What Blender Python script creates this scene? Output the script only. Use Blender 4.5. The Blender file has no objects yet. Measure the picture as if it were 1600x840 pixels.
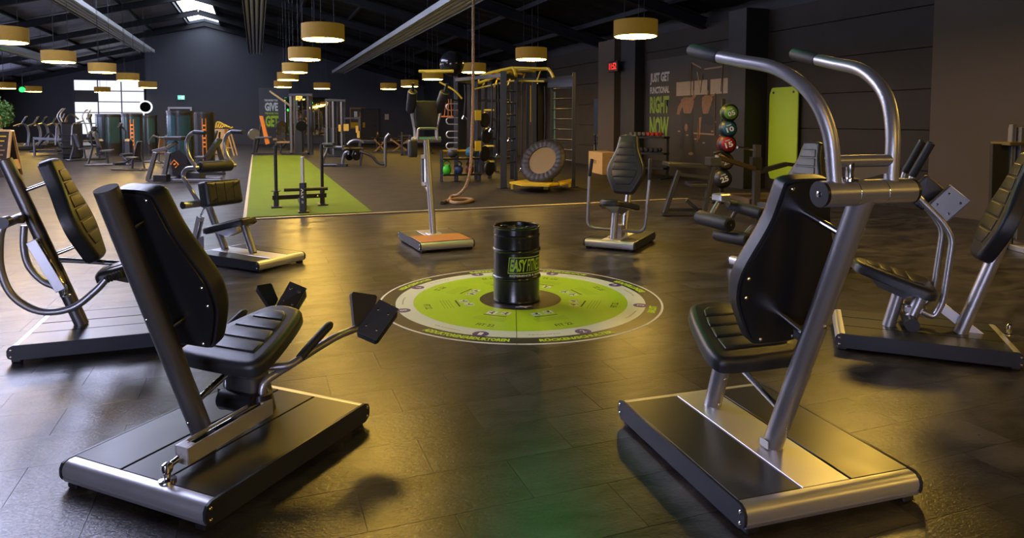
import bpy, bmesh, math, random
from mathutils import Vector, Matrix, Euler
random.seed(7)
SC = bpy.context.scene
COL = SC.collection
PI = math.pi
R = math.radians
# ---------------------------------------------------------------- camera
FOC, CAMH, HOR = 1075.0, 1.4, 187.0            # focal length in px of a 1600 px wide frame, eye height, horizon row
PITCH = math.atan(FOC / 17500.0)
PPY = HOR + FOC * math.tan(PITCH)
cd = bpy.data.cameras.new('camera'); cam = bpy.data.objects.new('camera', cd); COL.objects.link(cam)
cam.location = (0, 0, CAMH); cam.rotation_euler = (PI / 2 - PITCH, 0, 0)
cd.sensor_width = 36.0; cd.sensor_fit = 'HORIZONTAL'; cd.lens = FOC / 1600 * 36
cd.shift_y = -(420 - PPY) / 1600; cd.clip_start = 0.05; cd.clip_end = 200
SC.camera = cam
# ---------------------------------------------------------------- world and exposure
SC.view_settings.view_transform = 'Standard'; SC.view_settings.look = 'None'
SC.view_settings.gamma = 1.0; SC.view_settings.exposure = 0.0; SC.view_settings.use_curve_mapping = False
wd = bpy.data.worlds.new('sky'); SC.world = wd; wd.use_nodes = True
bg = wd.node_tree.nodes['Background']; bg.inputs[0].default_value = (0.62, 0.72, 1.0, 1); bg.inputs[1].default_value = 1.0
SC.cycles.max_bounces = 6; SC.cycles.diffuse_bounces = 3; SC.cycles.glossy_bounces = 3; SC.cycles.caustics_reflective = False; SC.cycles.caustics_refractive = False
LAMP_E = 66.0      # pendant diffuser strength
WIN_E = 0.95        # daylight through the frosted panes
SIDE_E = 8.0
FRONT_E = 17.0
SLOPE_E = 20.0
SKY_E = 7.0        # daylight through the ridge roof lights
# ---------------------------------------------------------------- pixel <-> place helpers (1600x840 frame)
CT, ST = math.cos(PITCH), math.sin(PITCH)
def ray(px, py):
    a = (px - 800) / FOC; b = (PPY - py) / FOC
    return Vector((a, CT + b * ST, -ST + b * CT))
CAM = Vector((0, 0, CAMH))
def G(px, py, z=0.0):
    d = ray(px, py); return CAM + d * ((z - CAMH) / d.z)
def W(px, py, Y):
    d = ray(px, py); return CAM + d * (Y / d.y)
YAW = math.atan(398 / FOC)
CY, SY = math.cos(YAW), math.sin(YAW)
def RM(l, a, z=0.0):                       # hall axes: l across (right), a along
    return Vector((l * CY - a * SY, l * SY + a * CY, z))
def LA(p): return p.x * CY + p.y * SY, -p.x * SY + p.y * CY
class Fr:                                  # a machine's own axes: u forward, v left
    def __init__(s, O, deg):
        s.O = Vector((O[0], O[1], 0)); s.deg = deg; r = R(deg)
        s.u = Vector((math.cos(r), math.sin(r), 0)); s.v = Vector((-math.sin(r), math.cos(r), 0))
    def P(s, px, py, v=0.0):
        d = ray(px, py); k = (v - (CAM - s.O).dot(s.v)) / d.dot(s.v); p = CAM + d * k - s.O
        return Vector((p.dot(s.u), v, p.z))
    def L(s, px, py, Y):
        p = W(px, py, Y) - s.O; return Vector((p.dot(s.u), p.dot(s.v), p.z))
    def U(s, px, py, u=0.0):
        d = ray(px, py); k = (u - (CAM - s.O).dot(s.u)) / d.dot(s.u); p = CAM + d * k - s.O
        return Vector((u, p.dot(s.v), p.z))
# ---------------------------------------------------------------- materials
MATS = {}
def mat(name, col, rough=0.5, metal=0.0, emit=None, es=0.0, bump=0.0, bscale=60.0, var=0.0, vscale=8.0, coat=0.0, spec=0.5, trans=0.0, alpha=1.0):
    if name in MATS: return MATS[name]
    m = bpy.data.materials.new(name); m.use_nodes = True; nt = m.node_tree; N = nt.nodes; L = nt.links
    b = N['Principled BSDF']
    b.inputs['Base Color'].default_value = (*col, 1); b.inputs['Roughness'].default_value = rough
    b.inputs['Metallic'].default_value = metal; b.inputs['Specular IOR Level'].default_value = spec
    if coat: b.inputs['Coat Weight'].default_value = coat; b.inputs['Coat Roughness'].default_value = 0.1
    if emit: b.inputs['Emission Color'].default_value = (*emit, 1); b.inputs['Emission Strength'].default_value = es
    if trans: b.inputs['Transmission Weight'].default_value = trans
    if alpha < 1: b.inputs['Alpha'].default_value = alpha
    g = N.new('ShaderNodeNewGeometry')
    nz = N.new('ShaderNodeTexNoise'); nz.inputs['Scale'].default_value = vscale; nz.inputs['Detail'].default_value = 4
    L.new(g.outputs['Position'], nz.inputs['Vector'])
    mr = N.new('ShaderNodeMapRange'); mr.inputs[3].default_value = max(0.02, rough * 0.85); mr.inputs[4].default_value = min(1, rough * 1.15)
    L.new(nz.outputs['Fac'], mr.inputs[0]); L.new(mr.outputs[0], b.inputs['Roughness'])
    if var:
        mx = N.new('ShaderNodeMix'); mx.data_type = 'RGBA'
        mx.inputs[6].default_value = (*[max(0, c * (1 - var)) for c in col], 1); mx.inputs[7].default_value = (*[min(1, c * (1 + var)) for c in col], 1)
        L.new(nz.outputs['Fac'], mx.inputs[0]); L.new(mx.outputs[2], b.inputs['Base Color'])
    if bump:
        n2 = N.new('ShaderNodeTexNoise'); n2.inputs['Scale'].default_value = bscale; n2.inputs['Detail'].default_value = 3
        L.new(g.outputs['Position'], n2.inputs['Vector'])
        bp = N.new('ShaderNodeBump'); bp.inputs['Strength'].default_value = bump; bp.inputs['Distance'].default_value = 0.01
        L.new(n2.outputs['Fac'], bp.inputs['Height']); L.new(bp.outputs[0], b.inputs['Normal'])
    MATS[name] = m; return m
def vinyl_floor(name, joints):
    m = bpy.data.materials.new(name); m.use_nodes = True; nt = m.node_tree; N = nt.nodes; L = nt.links; b = N['Principled BSDF']
    g = N.new('ShaderNodeNewGeometry'); mp = N.new('ShaderNodeMapping'); mp.inputs['Rotation'].default_value = (0, 0, -YAW)
    L.new(g.outputs['Position'], mp.inputs['Vector'])
    st = N.new('ShaderNodeMapping'); st.inputs['Scale'].default_value = (1.1, 2.0, 1); L.new(mp.outputs[0], st.inputs['Vector'])
    oi = N.new('ShaderNodeObjectInfo'); ad = N.new('ShaderNodeVectorMath'); ad.operation = 'ADD'
    sc = N.new('ShaderNodeVectorMath'); sc.operation = 'SCALE'; L.new(st.outputs[0], ad.inputs[0])
    cb = N.new('ShaderNodeCombineXYZ'); L.new(oi.outputs['Random'], cb.inputs[2]); sc.inputs['Scale'].default_value = 5.0; L.new(cb.outputs[0], sc.inputs[0]); L.new(sc.outputs[0], ad.inputs[1])
    n1 = N.new('ShaderNodeTexNoise'); n1.inputs['Scale'].default_value = 2.6; n1.inputs['Detail'].default_value = 9; n1.inputs['Roughness'].default_value = 0.62; n1.inputs['Distortion'].default_value = 0.6
    L.new(ad.outputs[0], n1.inputs['Vector'])
    cr = N.new('ShaderNodeValToRGB'); e = cr.color_ramp.elements
    e[0].position = 0.38; e[0].color = (0.013, 0.012, 0.0122, 1); e[1].position = 0.68; e[1].color = (0.074, 0.067, 0.065, 1)
    L.new(n1.outputs['Fac'], cr.inputs[0])
    col = cr.outputs[0]
    if joints:
        br = N.new('ShaderNodeTexBrick'); br.offset = 0.5; br.inputs['Scale'].default_value = 1.0; br.inputs['Brick Width'].default_value = 0.61; br.inputs['Row Height'].default_value = 0.305
        br.inputs['Mortar Size'].default_value = 0.003; br.inputs['Color1'].default_value = (0.85, 0.85, 0.85, 1); br.inputs['Color2'].default_value = (1.1, 1.1, 1.1, 1); br.inputs['Mortar'].default_value = (0.35, 0.35, 0.35, 1)
        L.new(mp.outputs[0], br.inputs['Vector'])
        mu = N.new('ShaderNodeMix'); mu.data_type = 'RGBA'; mu.blend_type = 'MULTIPLY'; mu.inputs[0].default_value = 1
        L.new(col, mu.inputs[6]); L.new(br.outputs['Color'], mu.inputs[7]); col = mu.outputs[2]
    L.new(col, b.inputs['Base Color'])
    mr = N.new('ShaderNodeMapRange'); mr.inputs[3].default_value = 0.35; mr.inputs[4].default_value = 0.24
    L.new(n1.outputs['Fac'], mr.inputs[0]); L.new(mr.outputs[0], b.inputs['Roughness']); b.inputs['Specular IOR Level'].default_value = 0.55
    n2 = N.new('ShaderNodeTexNoise'); n2.inputs['Scale'].default_value = 42; n2.inputs['Detail'].default_value = 6; n2.inputs['Distortion'].default_value = 0.7; L.new(ad.outputs[0], n2.inputs['Vector'])
    bp = N.new('ShaderNodeBump'); bp.inputs['Strength'].default_value = 0.27; bp.inputs['Distance'].default_value = 0.006
    L.new(n2.outputs['Fac'], bp.inputs['Height']); L.new(bp.outputs[0], b.inputs['Normal'])
    MATS[name] = m; return m
TILE = vinyl_floor('vinyl tile', False); FLOORM = vinyl_floor('vinyl floor', True)
VINYL = mat('black upholstery vinyl', (0.022, 0.023, 0.026), 0.36, bump=0.15, bscale=500)
PLASTIC = mat('black plastic', (0.012, 0.012, 0.014), 0.34)
RUBBER = mat('black foam grip', (0.016, 0.018, 0.022), 0.55, bump=0.2, bscale=300)
SILVER = mat('silver powder coat', (0.40, 0.395, 0.41), 0.36, 0.75, bump=0.05, bscale=900)
GRAPH = mat('graphite powder coat', (0.20, 0.198, 0.205), 0.36, 0.75, bump=0.05, bscale=900)
CHROME = mat('chrome', (0.75, 0.75, 0.77), 0.1, 1.0)
ALU = mat('brushed aluminium', (0.66, 0.66, 0.70), 0.40, 0.85)
DECK = mat('dark deck laminate', (0.034, 0.037, 0.039), 0.30)
SIDE = mat('blue black side panel', (0.020, 0.023, 0.034), 0.38)
STEELB = mat('black steel', (0.010, 0.010, 0.0105), 0.42, 0.0)
BRASS = mat('screw steel', (0.62, 0.58, 0.48), 0.22, 1.0)
LIME = mat('lime print', (0.36, 0.60, 0.010), 0.42)
LIMETXT = mat('lime lettering', (0.45, 0.72, 0.03), 0.5)
WHITE = mat('white print', (0.78, 0.80, 0.76), 0.5)
BLACKP = mat('black print', (0.012, 0.012, 0.012), 0.5)
YEL = mat('yellow powder coat', (0.62, 0.42, 0.015), 0.38)
WOOD = mat('birch plywood', (0.52, 0.33, 0.13), 0.5, var=0.15, vscale=14)
ORANGE = mat('orange print', (0.75, 0.22, 0.015), 0.45)
WALLD = mat('charcoal wall paint', (0.012, 0.011, 0.010), 0.62, bump=0.08, bscale=40, var=0.12, vscale=2)
# ---------------------------------------------------------------- mesh helpers
class MB:
    def __init__(s, M=None): s.v = []; s.f = []; s.M = M
    def add(s, vs, fs):
        o = len(s.v)
        s.v += [(s.M @ Vector(p)) if s.M else Vector(p) for p in vs]; s.f += [[i + o for i in f] for f in fs]; return s
    def box(s, c, d, rot=None, b=0.0):
        hx, hy, hz = d[0] / 2, d[1] / 2, d[2] / 2; T = Matrix.Translation(Vector(c))
        if rot is not None: T = T @ (rot.to_4x4() if isinstance(rot, Matrix) else Euler(rot).to_matrix().to_4x4())
        if b <= 0:
            vs = [(x * hx, y * hy, z * hz) for x in (-1, 1) for y in (-1, 1) for z in (-1, 1)]
            fs = [(0, 1, 3, 2), (4, 6, 7, 5), (0, 4, 5, 1), (2, 3, 7, 6), (0, 2, 6, 4), (1, 5, 7, 3)]
        else:
            b = min(b, hx * .98, hy * .98, hz * .98); vs = []; ix = {}
            for x in (-1, 1):
                for y in (-1, 1):
                    for z in (-1, 1):
                        for k, p in enumerate(((x * hx, y * (hy - b), z * (hz - b)), (x * (hx - b), y * hy, z * (hz - b)), (x * (hx - b), y * (hy - b), z * hz))):
                            ix[(x, y, z, k)] = len(vs); vs.append(p)
            fs = []
            q = ((-1, -1), (1, -1), (1, 1), (-1, 1))
            for sg in (-1, 1):
                fs.append([ix[(sg, a, c2, 0)] for a, c2 in q]); fs.append([ix[(a, sg, c2, 1)] for a, c2 in q]); fs.append([ix[(a, c2, sg, 2)] for a, c2 in q])
            for a in (-1, 1):
                for c2 in (-1, 1):
                    fs.append([ix[(a, c2, -1, 0)], ix[(a, c2, 1, 0)], ix[(a, c2, 1, 1)], ix[(a, c2, -1, 1)]])
                    fs.append([ix[(a, -1, c2, 0)], ix[(a, 1, c2, 0)], ix[(a, 1, c2, 2)], ix[(a, -1, c2, 2)]])
                    fs.append([ix[(-1, a, c2, 1)], ix[(1, a, c2, 1)], ix[(1, a, c2, 2)], ix[(-1, a, c2, 2)]])
                    for z in (-1, 1): fs.append([ix[(a, c2, z, k)] for k in range(3)])
        return s.add([T @ Vector(p) for p in vs], fs)
    def tube(s, pts, r, n=12, caps=True, prof=None):
        pts = [Vector(p) for p in pts]; m = len(pts); rs = r if isinstance(r, (list, tuple)) else [r] * m
        tg = [((pts[min(i + 1, m - 1)] - pts[max(i - 1, 0)]).normalized()) for i in range(m)]
        ref = Vector((0, 0, 1)) if abs(tg[0].z) < .9 else Vector((1, 0, 0))
        nx = tg[0].cross(ref).normalized(); vs = []; fs = []
        for i in range(m):
            nx = (nx - tg[i] * nx.dot(tg[i])).normalized(); ny = tg[i].cross(nx)
            for k in range(n):
                a = 2 * PI * k / n; vs.append(pts[i] + (nx * math.cos(a) + ny * math.sin(a)) * rs[i])
        for i in range(m - 1):
            for k in range(n):
                j = (k + 1) % n; fs.append((i * n + k, i * n + j, (i + 1) * n + j, (i + 1) * n + k))
        if caps: fs.append(tuple(range(n - 1, -1, -1))); fs.append(tuple(range((m - 1) * n, m * n)))
        return s.add(vs, fs)
    def bar(s, p, q, w, h=None, b=0.003, up=(0, 0, 1)):
        p, q = Vector(p), Vector(q); x = (q - p); ln = x.length; x = x.normalized(); up = Vector(up)
        if abs(x.dot(up)) > .98: up = Vector((1, 0, 0))
        y = up.cross(x).normalized(); z = x.cross(y)
        return s.box((p + q) / 2, (ln, w, h or w), Matrix((x, y, z)).transposed(), b)
    def lathe(s, prof, n=24, c=(0, 0, 0), rot=None, caps=True):
        T = Matrix.Translation(Vector(c))
        if rot is not None: T = T @ (rot.to_4x4() if isinstance(rot, Matrix) else Euler(rot).to_matrix().to_4x4())
        vs = []; fs = []; m = len(prof)
        for r, z in prof:
            for k in range(n): a = 2 * PI * k / n; vs.append(T @ Vector((r * math.cos(a), r * math.sin(a), z)))
        for i in range(m - 1):
            for k in range(n): j = (k + 1) % n; fs.append((i * n + k, i * n + j, (i + 1) * n + j, (i + 1) * n + k))
        if caps: fs.append(tuple(range(n - 1, -1, -1))); fs.append(tuple(range((m - 1) * n, m * n)))
        return s.add(vs, fs)
    def prism(s, o, z0, z1):
        n = len(o); vs = [(x, y, z0) for x, y in o] + [(x, y, z1) for x, y in o]
        fs = [tuple(range(n - 1, -1, -1)), tuple(range(n, 2 * n))] + [(k, (k + 1) % n, n + (k + 1) % n, n + k) for k in range(n)]
        return s.add(vs, fs)
    def pad(s, o, t, e, seg=4, dome=0.0):          # upholstered slab: outline o (ccw), thickness t, rounded front edge e
        n = len(o); rings = [(0.0, 0.0)]
        for k in range(seg + 1): a = PI / 2 * k / seg; rings.append((e * (1 - math.cos(a)), t - e + e * math.sin(a)))
        vs = []; fs = []
        for ins, z in rings:
            for x, y in inset(o, ins): vs.append((x, y, z))
        m = len(rings)
        for i in range(m - 1):
            for k in range(n): j = (k + 1) % n; fs.append((i * n + k, i * n + j, (i + 1) * n + j, (i + 1) * n + k))
        fs.append(tuple(range(n - 1, -1, -1)))
        cx = sum(p[0] for p in o) / n; cy = sum(p[1] for p in o) / n; vs.append((cx, cy, t + dome)); ci = len(vs) - 1; b = (m - 1) * n
        for k in range(n): fs.append((b + k, b + (k + 1) % n, ci))
        return s.add(vs, fs)
    def mesh(s, name, smooth=True, ang=35):
        me = bpy.data.meshes.new(name); me.from_pydata([tuple(v) for v in s.v], [], s.f)
        bm = bmesh.new(); bm.from_mesh(me); bmesh.ops.recalc_face_normals(bm, faces=bm.faces); bm.to_mesh(me); bm.free()
        if smooth: me.shade_smooth(); me.set_sharp_from_angle(angle=R(ang))
        return me
    def build(s, name, m, parent=None, smooth=True, ang=35):
        me = s.mesh(name, smooth, ang); me.materials.append(m)
        return link(name, me, parent)
def link(name, me, parent=None):
    o = bpy.data.objects.new(name, me); COL.objects.link(o)
    if parent: o.parent = parent
    return o
def inset(o, d):
    if d == 0: return list(o)
    n = len(o); r = []
    for k in range(n):
        p0, p, p1 = Vector(o[k - 1]), Vector(o[k]), Vector(o[(k + 1) % n])
        a = (p - p0).normalized(); b = (p1 - p).normalized(); na = Vector((-a.y, a.x)); nb = Vector((-b.y, b.x)); m = na + nb
        if m.length < 1e-6: m = na
        m.normalize(); c = max(.5, m.dot(na)); r.append(tuple(p + m * (d / c)))
    return r
def chaikin(o, it=2, q=.25):
    for _ in range(it):
        r = []
        for k in range(len(o)):
            p, w = Vector(o[k]), Vector(o[(k + 1) % len(o)]); r += [tuple(p.lerp(w, q)), tuple(p.lerp(w, 1 - q))]
        o = r
    return o
def bend(pts, r, k=5):                          # round the corners of a 3-D polyline
    pts = [Vector(p) for p in pts]; out = [pts[0]]
    for i in range(1, len(pts) - 1):
        p0, p, p1 = pts[i - 1], pts[i], pts[i + 1]; d = min(r, (p - p0).length * .48, (p1 - p).length * .48)
        a = p + (p0 - p).normalized() * d; b = p + (p1 - p).normalized() * d
        for j in range(k + 1): t = j / k; out.append(a * (1 - t) ** 2 + p * 2 * t * (1 - t) + b * t * t)
    return out + [pts[-1]]
def smooth(pts, k=6):                            # Catmull-Rom through points
    pts = [Vector(p) for p in pts]; P = [pts[0] * 2 - pts[1]] + pts + [pts[-1] * 2 - pts[-2]]; out = []
    for i in range(1, len(P) - 2):
        a, b, c, d = P[i - 1:i + 3]
        for j in range(k): t = j / k; out.append(.5 * (2 * b + (c - a) * t + (2 * a - 5 * b + 4 * c - d) * t * t + (3 * b - a - 3 * c + d) * t ** 3))
    return out + [pts[-1]]
def tag(o, label=None, cat=None, group=None, kind=None):
    if label: o['label'] = label
    if cat: o['category'] = cat
    if group: o['group'] = group
    if kind: o['kind'] = kind
    return o
def thing(name, label, cat, loc=(0, 0, 0), rz=0.0, group=None):
    o = bpy.data.objects.new(name, None); COL.objects.link(o); o.location = loc; o.rotation_euler = (0, 0, rz); o.empty_display_size = .1
    return tag(o, label, cat, group)
def copy_tree(o, parent=None):
    c = o.copy(); COL.objects.link(c); c.parent = parent
    for ch in [x for x in KIDS(o)]: copy_tree(ch, c)
    return c
def KIDS(o): return [x for x in COL.objects if x.parent is o]
def frame(origin, x, y):                          # matrix from local (x,y,z) axes
    x = Vector(x).normalized(); y = Vector(y); y = (y - x * y.dot(x)).normalized(); z = x.cross(y)
    m = Matrix((x, y, z)).transposed().to_4x4(); m.translation = Vector(origin); return m
def ring(r, n): return [(r * math.cos(2 * PI * k / n), r * math.sin(2 * PI * k / n)) for k in range(n)]
def text(name, body, w, h, m, parent, M, bold=0.0, extrude=0.001, wrap=None, slant=0.0):
    cu = bpy.data.curves.new(name, 'FONT'); cu.body = body; cu.size = 1.0; cu.extrude = 0.0; cu.offset = bold; cu.resolution_u = 2
    t = bpy.data.objects.new(name, cu); COL.objects.link(t)
    me = bpy.data.meshes.new_from_object(t.evaluated_get(bpy.context.evaluated_depsgraph_get()))
    bpy.data.objects.remove(t); bpy.data.curves.remove(cu)
    xs = [v.co.x for v in me.vertices]; ys = [v.co.y for v in me.vertices]; x0, x1, y0, y1 = min(xs), max(xs), min(ys), max(ys)
    for v in me.vertices:
        y = ((v.co.y - y0) / (y1 - y0) - .5) * h; p = Vector((((v.co.x - x0) / (x1 - x0) - .5) * w + y * slant, y, extrude)); v.co = wrap(p) if wrap else M @ p
    me.materials.clear(); me.materials.append(m)
    return link(name, me, parent)
# ================================================================ the hall
ROOM = Matrix.Rotation(YAW, 4, 'Z')
LL, LR, LRG, ZR, SL, A0, A1, A2, LS = -15.0, 9.75, -2.6, 6.7, 0.25, -6.0, 42.0, 52.0, -5.6
def zroof(l): return ZR - SL * abs(l - LRG)
def rb(c, d, b=0.0, rot=None): return MB(ROOM).box(c, d, rot, b)
fl = tag(rb(((LL + LR) / 2, (A0 + A2) / 2, -.104), (LR - LL + .4, A2 - A0 + .4, .2)).build('floor', FLOORM, smooth=False), kind='structure')
# near vinyl tiles, each its own slab with a recessed joint
tm = MB(ROOM).box((0, 0, -.002), (.6082, .3032, .004)).mesh('tile', False); tm.materials.append(TILE)
cen = []
for j in range(-2, 60):
    for i in range(-40, 40):
        l = i * .61 + (.305 if j % 2 else 0) + .02; a = 2.29 - .1525 + j * .305 - 3 * .305
        p = RM(l, a)
        if p.y < 1.9 or p.y > 7.6 or abs(p.x) > p.y * .744 + .62 or a > 10.1: continue
        cen.append((p.y, p))
cen.sort(key=lambda t: t[0])
for y, p in cen[:298]:
    o = link('tile', tm, fl); o.location = p
# rubber gym floor, turf lane, threshold strip
RUB = mat('black rubber flooring', (0.015, 0.0118, 0.009), 0.66, spec=.35, bump=0.25, bscale=350, var=0.25, vscale=3)
tag(rb((4.9, 26.15, .001), (9.8, 31.7, .004)).build('rubber_floor', RUB, smooth=False), 'dark rubber floor mat covering the free weight area', 'floor', kind='structure')
def turfmat(name, c):
    m = mat(name, c, 0.75, bump=0.7, bscale=220, var=0.3, vscale=2.2, spec=.2); return m
TURF = turfmat('green turf', (0.115, 0.175, 0.003))
lane = tag(rb((.72, 19.4, .009), (1.78, 17.9, .014), .004).build('turf_lane', TURF), 'long green artificial turf lane under the push sled', 'turf')
tag(rb((-10.2, 19.6, .006), (1.7, 12, .014), .004).build('turf_lane', TURF), 'green turf strip behind the wooden menu board at left', 'turf')
TRIM = mat('threshold strip', (0.62, 0.52, 0.36), 0.4, 0.4)
tag(rb((4.79, 10.30, .008), (9.9, .05, .016), .004).build('trim_1', TRIM), kind='structure')
tag(rb((-.19, 25.6, .008), (.05, 30.6, .016), .004).build('trim_2', TRIM), kind='structure')
# walls
WB = mat('blue charcoal wall paint', (0.042, 0.045, 0.058), 0.6, bump=0.06, bscale=30, var=0.1, vscale=1)
def gable(a, t, name, m, l0=LL, l1=LR):
    mb = MB(ROOM); o = [(l0, -.1), (l1, -.1), (l1, zroof(l1) + .3)] + ([(LRG, ZR + .3)] if l0 < LRG < l1 else []) + [(l0, zroof(l0) + .3)]; n = len(o)
    mb.add([(x, a, z) for x, z in o] + [(x, a + t, z) for x, z in o], [tuple(range(n)), tuple(range(2 * n - 1, n - 1, -1))] + [(k, n + k, n + (k + 1) % n, (k + 1) % n) for k in range(n)])
    return tag(mb.build(name, m, smooth=False), kind='structure')
gable(A1, .25, 'wall_back', WB, LS); gable(A2, .25, 'wall_rear', WB, LL, LS); gable(A0 - .25, .25, 'wall_front', WALLD)
tag(rb((LS + .13, (A1 + A2) / 2 + .125, 3.0), (.26, A2 - A1 - .25, 6.4)).build('wall_return', WB, smooth=False), kind='structure')
wl = tag(rb((LL - .12, 23, 1.95), (.24, 58.6, 4.1)).build('wall_left', WALLD, smooth=False), kind='structure')
wr = tag(rb((LR + .15, 18, 1.95), (.26, 48.6, 4.1)).build('wall_right', WALLD, smooth=False), kind='structure')
PANEL = mat('brown grey sandwich panel', (0.022, 0.0155, 0.0095), 0.65, spec=.3, bump=0.05, bscale=60, var=0.1, vscale=3)
for a0, a1 in ((7.5, 11.95), (11.95, 16.1), (18.0, 23.0), (23.05, 28.0), (28.05, 33.0)):
    for k in range(6):
        z0 = [-.02, .61, 1.245, 1.88, 2.52, 3.16][k]; z1 = [.60, 1.235, 1.87, 2.51, 3.15, 3.59][k]
        rb((LR - .005, (a0 + a1) / 2, (z0 + z1) / 2), (.06, a1 - a0 - .01, z1 - z0), .004).build('panel', PANEL, wr, smooth=False)
PLASTER = mat('taupe plaster', (0.066, 0.046, 0.028), 0.75, bump=0.1, bscale=60, var=0.12, vscale=2)
tag(rb((LR - .14, .76, 1.78), (.3, 13.5, 3.7)).build('wall_pier', PLASTER, smooth=False), kind='structure')
for k, (a, w, dp, m) in enumerate(((11.62, .55, .55, WALLD), (17.45, .95, .42, PLASTER), (16.45, .75, .3, WALLD), (22.9, .4, .4, WALLD), (28.0, .4, .4, WALLD), (33.0, .4, .4, WALLD))):
    tag(rb((LR - dp / 2 - .03, a, 1.78), (dp, w, 3.7), .006).build('wall_column', m), kind='structure')
tag(rb((LR - .06, 1.0, .05), (.03, 13, .1), .004).build('baseboard_right', STEELB), kind='structure')
# roof: skins, sheet panels, purlins, rafters, ridge lights
ROOF_LIT = mat('lit slope roof sheet', (0.40, 0.40, 0.46), 0.5, bump=0.3, bscale=14)  # same sheet on both slopes; light on the left one put into the colour
ROOF_SHADE = mat('shaded slope roof sheet', (0.009, 0.009, 0.009), 0.7, spec=.2)  # same sheet again, shade of the right slope put into the colour
RAFT = mat('black painted rafter', (0.010, 0.0105, 0.013), 0.6, spec=.3)
mb = MB(ROOM)
for sgn, le in ((-1, LL - .3), (1, LR + .3)):
    q = [(LRG + sgn * .75, zroof(LRG + .75) + .3), (le, zroof(le) + .3)]
    vs = [(x, a, z + d) for d in (0, .1) for a in (A0 - .3, A2 + .3) for x, z in q]
    mb.add(vs, [(0, 1, 3, 2), (4, 6, 7, 5), (0, 4, 5, 1), (2, 3, 7, 6), (0, 2, 6, 4), (1, 5, 7, 3)])
ceil = tag(mb.build('ceiling', RAFT, smooth=False), kind='structure')
BAY = [A0 + .2 + 4.82 * k for k in range(10)] + [A1 - .15, 46.9, A2 - .15]
def sheet(l0, l1, a0, a1, m, name='roof_panel', dz=.24):
    mb = MB(ROOM); n = 10; vs = []; fs = []
    for k in range(n + 1):
        a = a0 + (a1 - a0) * k / n; w = .02 * (1 if k % 2 else -1)
        for l in (l0, l1): vs.append((l, a, zroof(l) + dz + w))
    for k in range(n): fs.append((2 * k, 2 * k + 1, 2 * k + 3, 2 * k + 2))
    c = len(vs); vs += [(x, y, z + .03) for x, y, z in vs]; fs += [tuple(i + c for i in f[::-1]) for f in fs[:n]]
    mb.add(vs, fs); return mb.build(name, m, ceil, smooth=False)
PUR = [.85, 2.6, 4.35, 6.1, 7.85, 9.6, 11.35]
GLOW = mat('sky lit roof glazing', (0.8, 0.85, 0.95), 0.4, emit=(0.74, 0.82, 1.0), es=SKY_E)
GLOW_ADDED = mat('added glowing roof sheet', (0.8, 0.85, 0.95), 0.4, emit=(0.66, 0.69, 1.0), es=SLOPE_E)  # glowing sheets out of view, added for cool light on the left floor
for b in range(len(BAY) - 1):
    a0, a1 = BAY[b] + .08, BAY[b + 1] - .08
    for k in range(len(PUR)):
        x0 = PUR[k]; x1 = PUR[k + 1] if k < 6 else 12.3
        if b in (3, 4, 5) and k in (0, 1): sheet(LRG - x1, LRG - x0, a0, a1, GLOW_ADDED, 'roof_light')  # added lights, unlike the ridge glazing
        elif b >= 2: sheet(LRG - x1, LRG - x0, a0, a1, ROOF_LIT)
        sheet(LRG + x0, LRG + x1, a0, a1, ROOF_SHADE)
    for sg in (-1, 1):
        mb = MB(ROOM); q = [(LRG + sg * .02, zroof(LRG) + .3), (LRG + sg * .75, zroof(LRG + .75) + .3)]
        mb.add([(x, a, z + d) for d in (0, .04) for a in (a0, a1) for x, z in q], [(0, 1, 3, 2), (4, 6, 7, 5), (0, 4, 5, 1), (2, 3, 7, 6), (0, 2, 6, 4), (1, 5, 7, 3)])
        mb.build('roof_light' if b >= 5 else 'ridge_panel', GLOW if b >= 5 else ROOF_SHADE, ceil, smooth=False)
for a in BAY:
    for sg, le in ((-1, LL), (1, LR)):
        mb = MB(ROOM); p = Vector((LRG, a, ZR)); q = Vector((le, a, zroof(le)))
        for off, w, h in ((0.12, .16, .02), (-.13, .16, .02), (0, .02, .26)): mb.bar(p + Vector((0, 0, off)), q + Vector((0, 0, off)), w, h, 0)
        mb.build('rafter', RAFT, ceil, smooth=False)
for x in PUR:
    for sg in (-1, 1):
        l = LRG + sg * x; mb = MB(ROOM); mb.bar((l, A0, zroof(l) + .17), (l, A2, zroof(l) + .17), .09, .12, 0); mb.build('purlin', RAFT, ceil, smooth=False)
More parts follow.
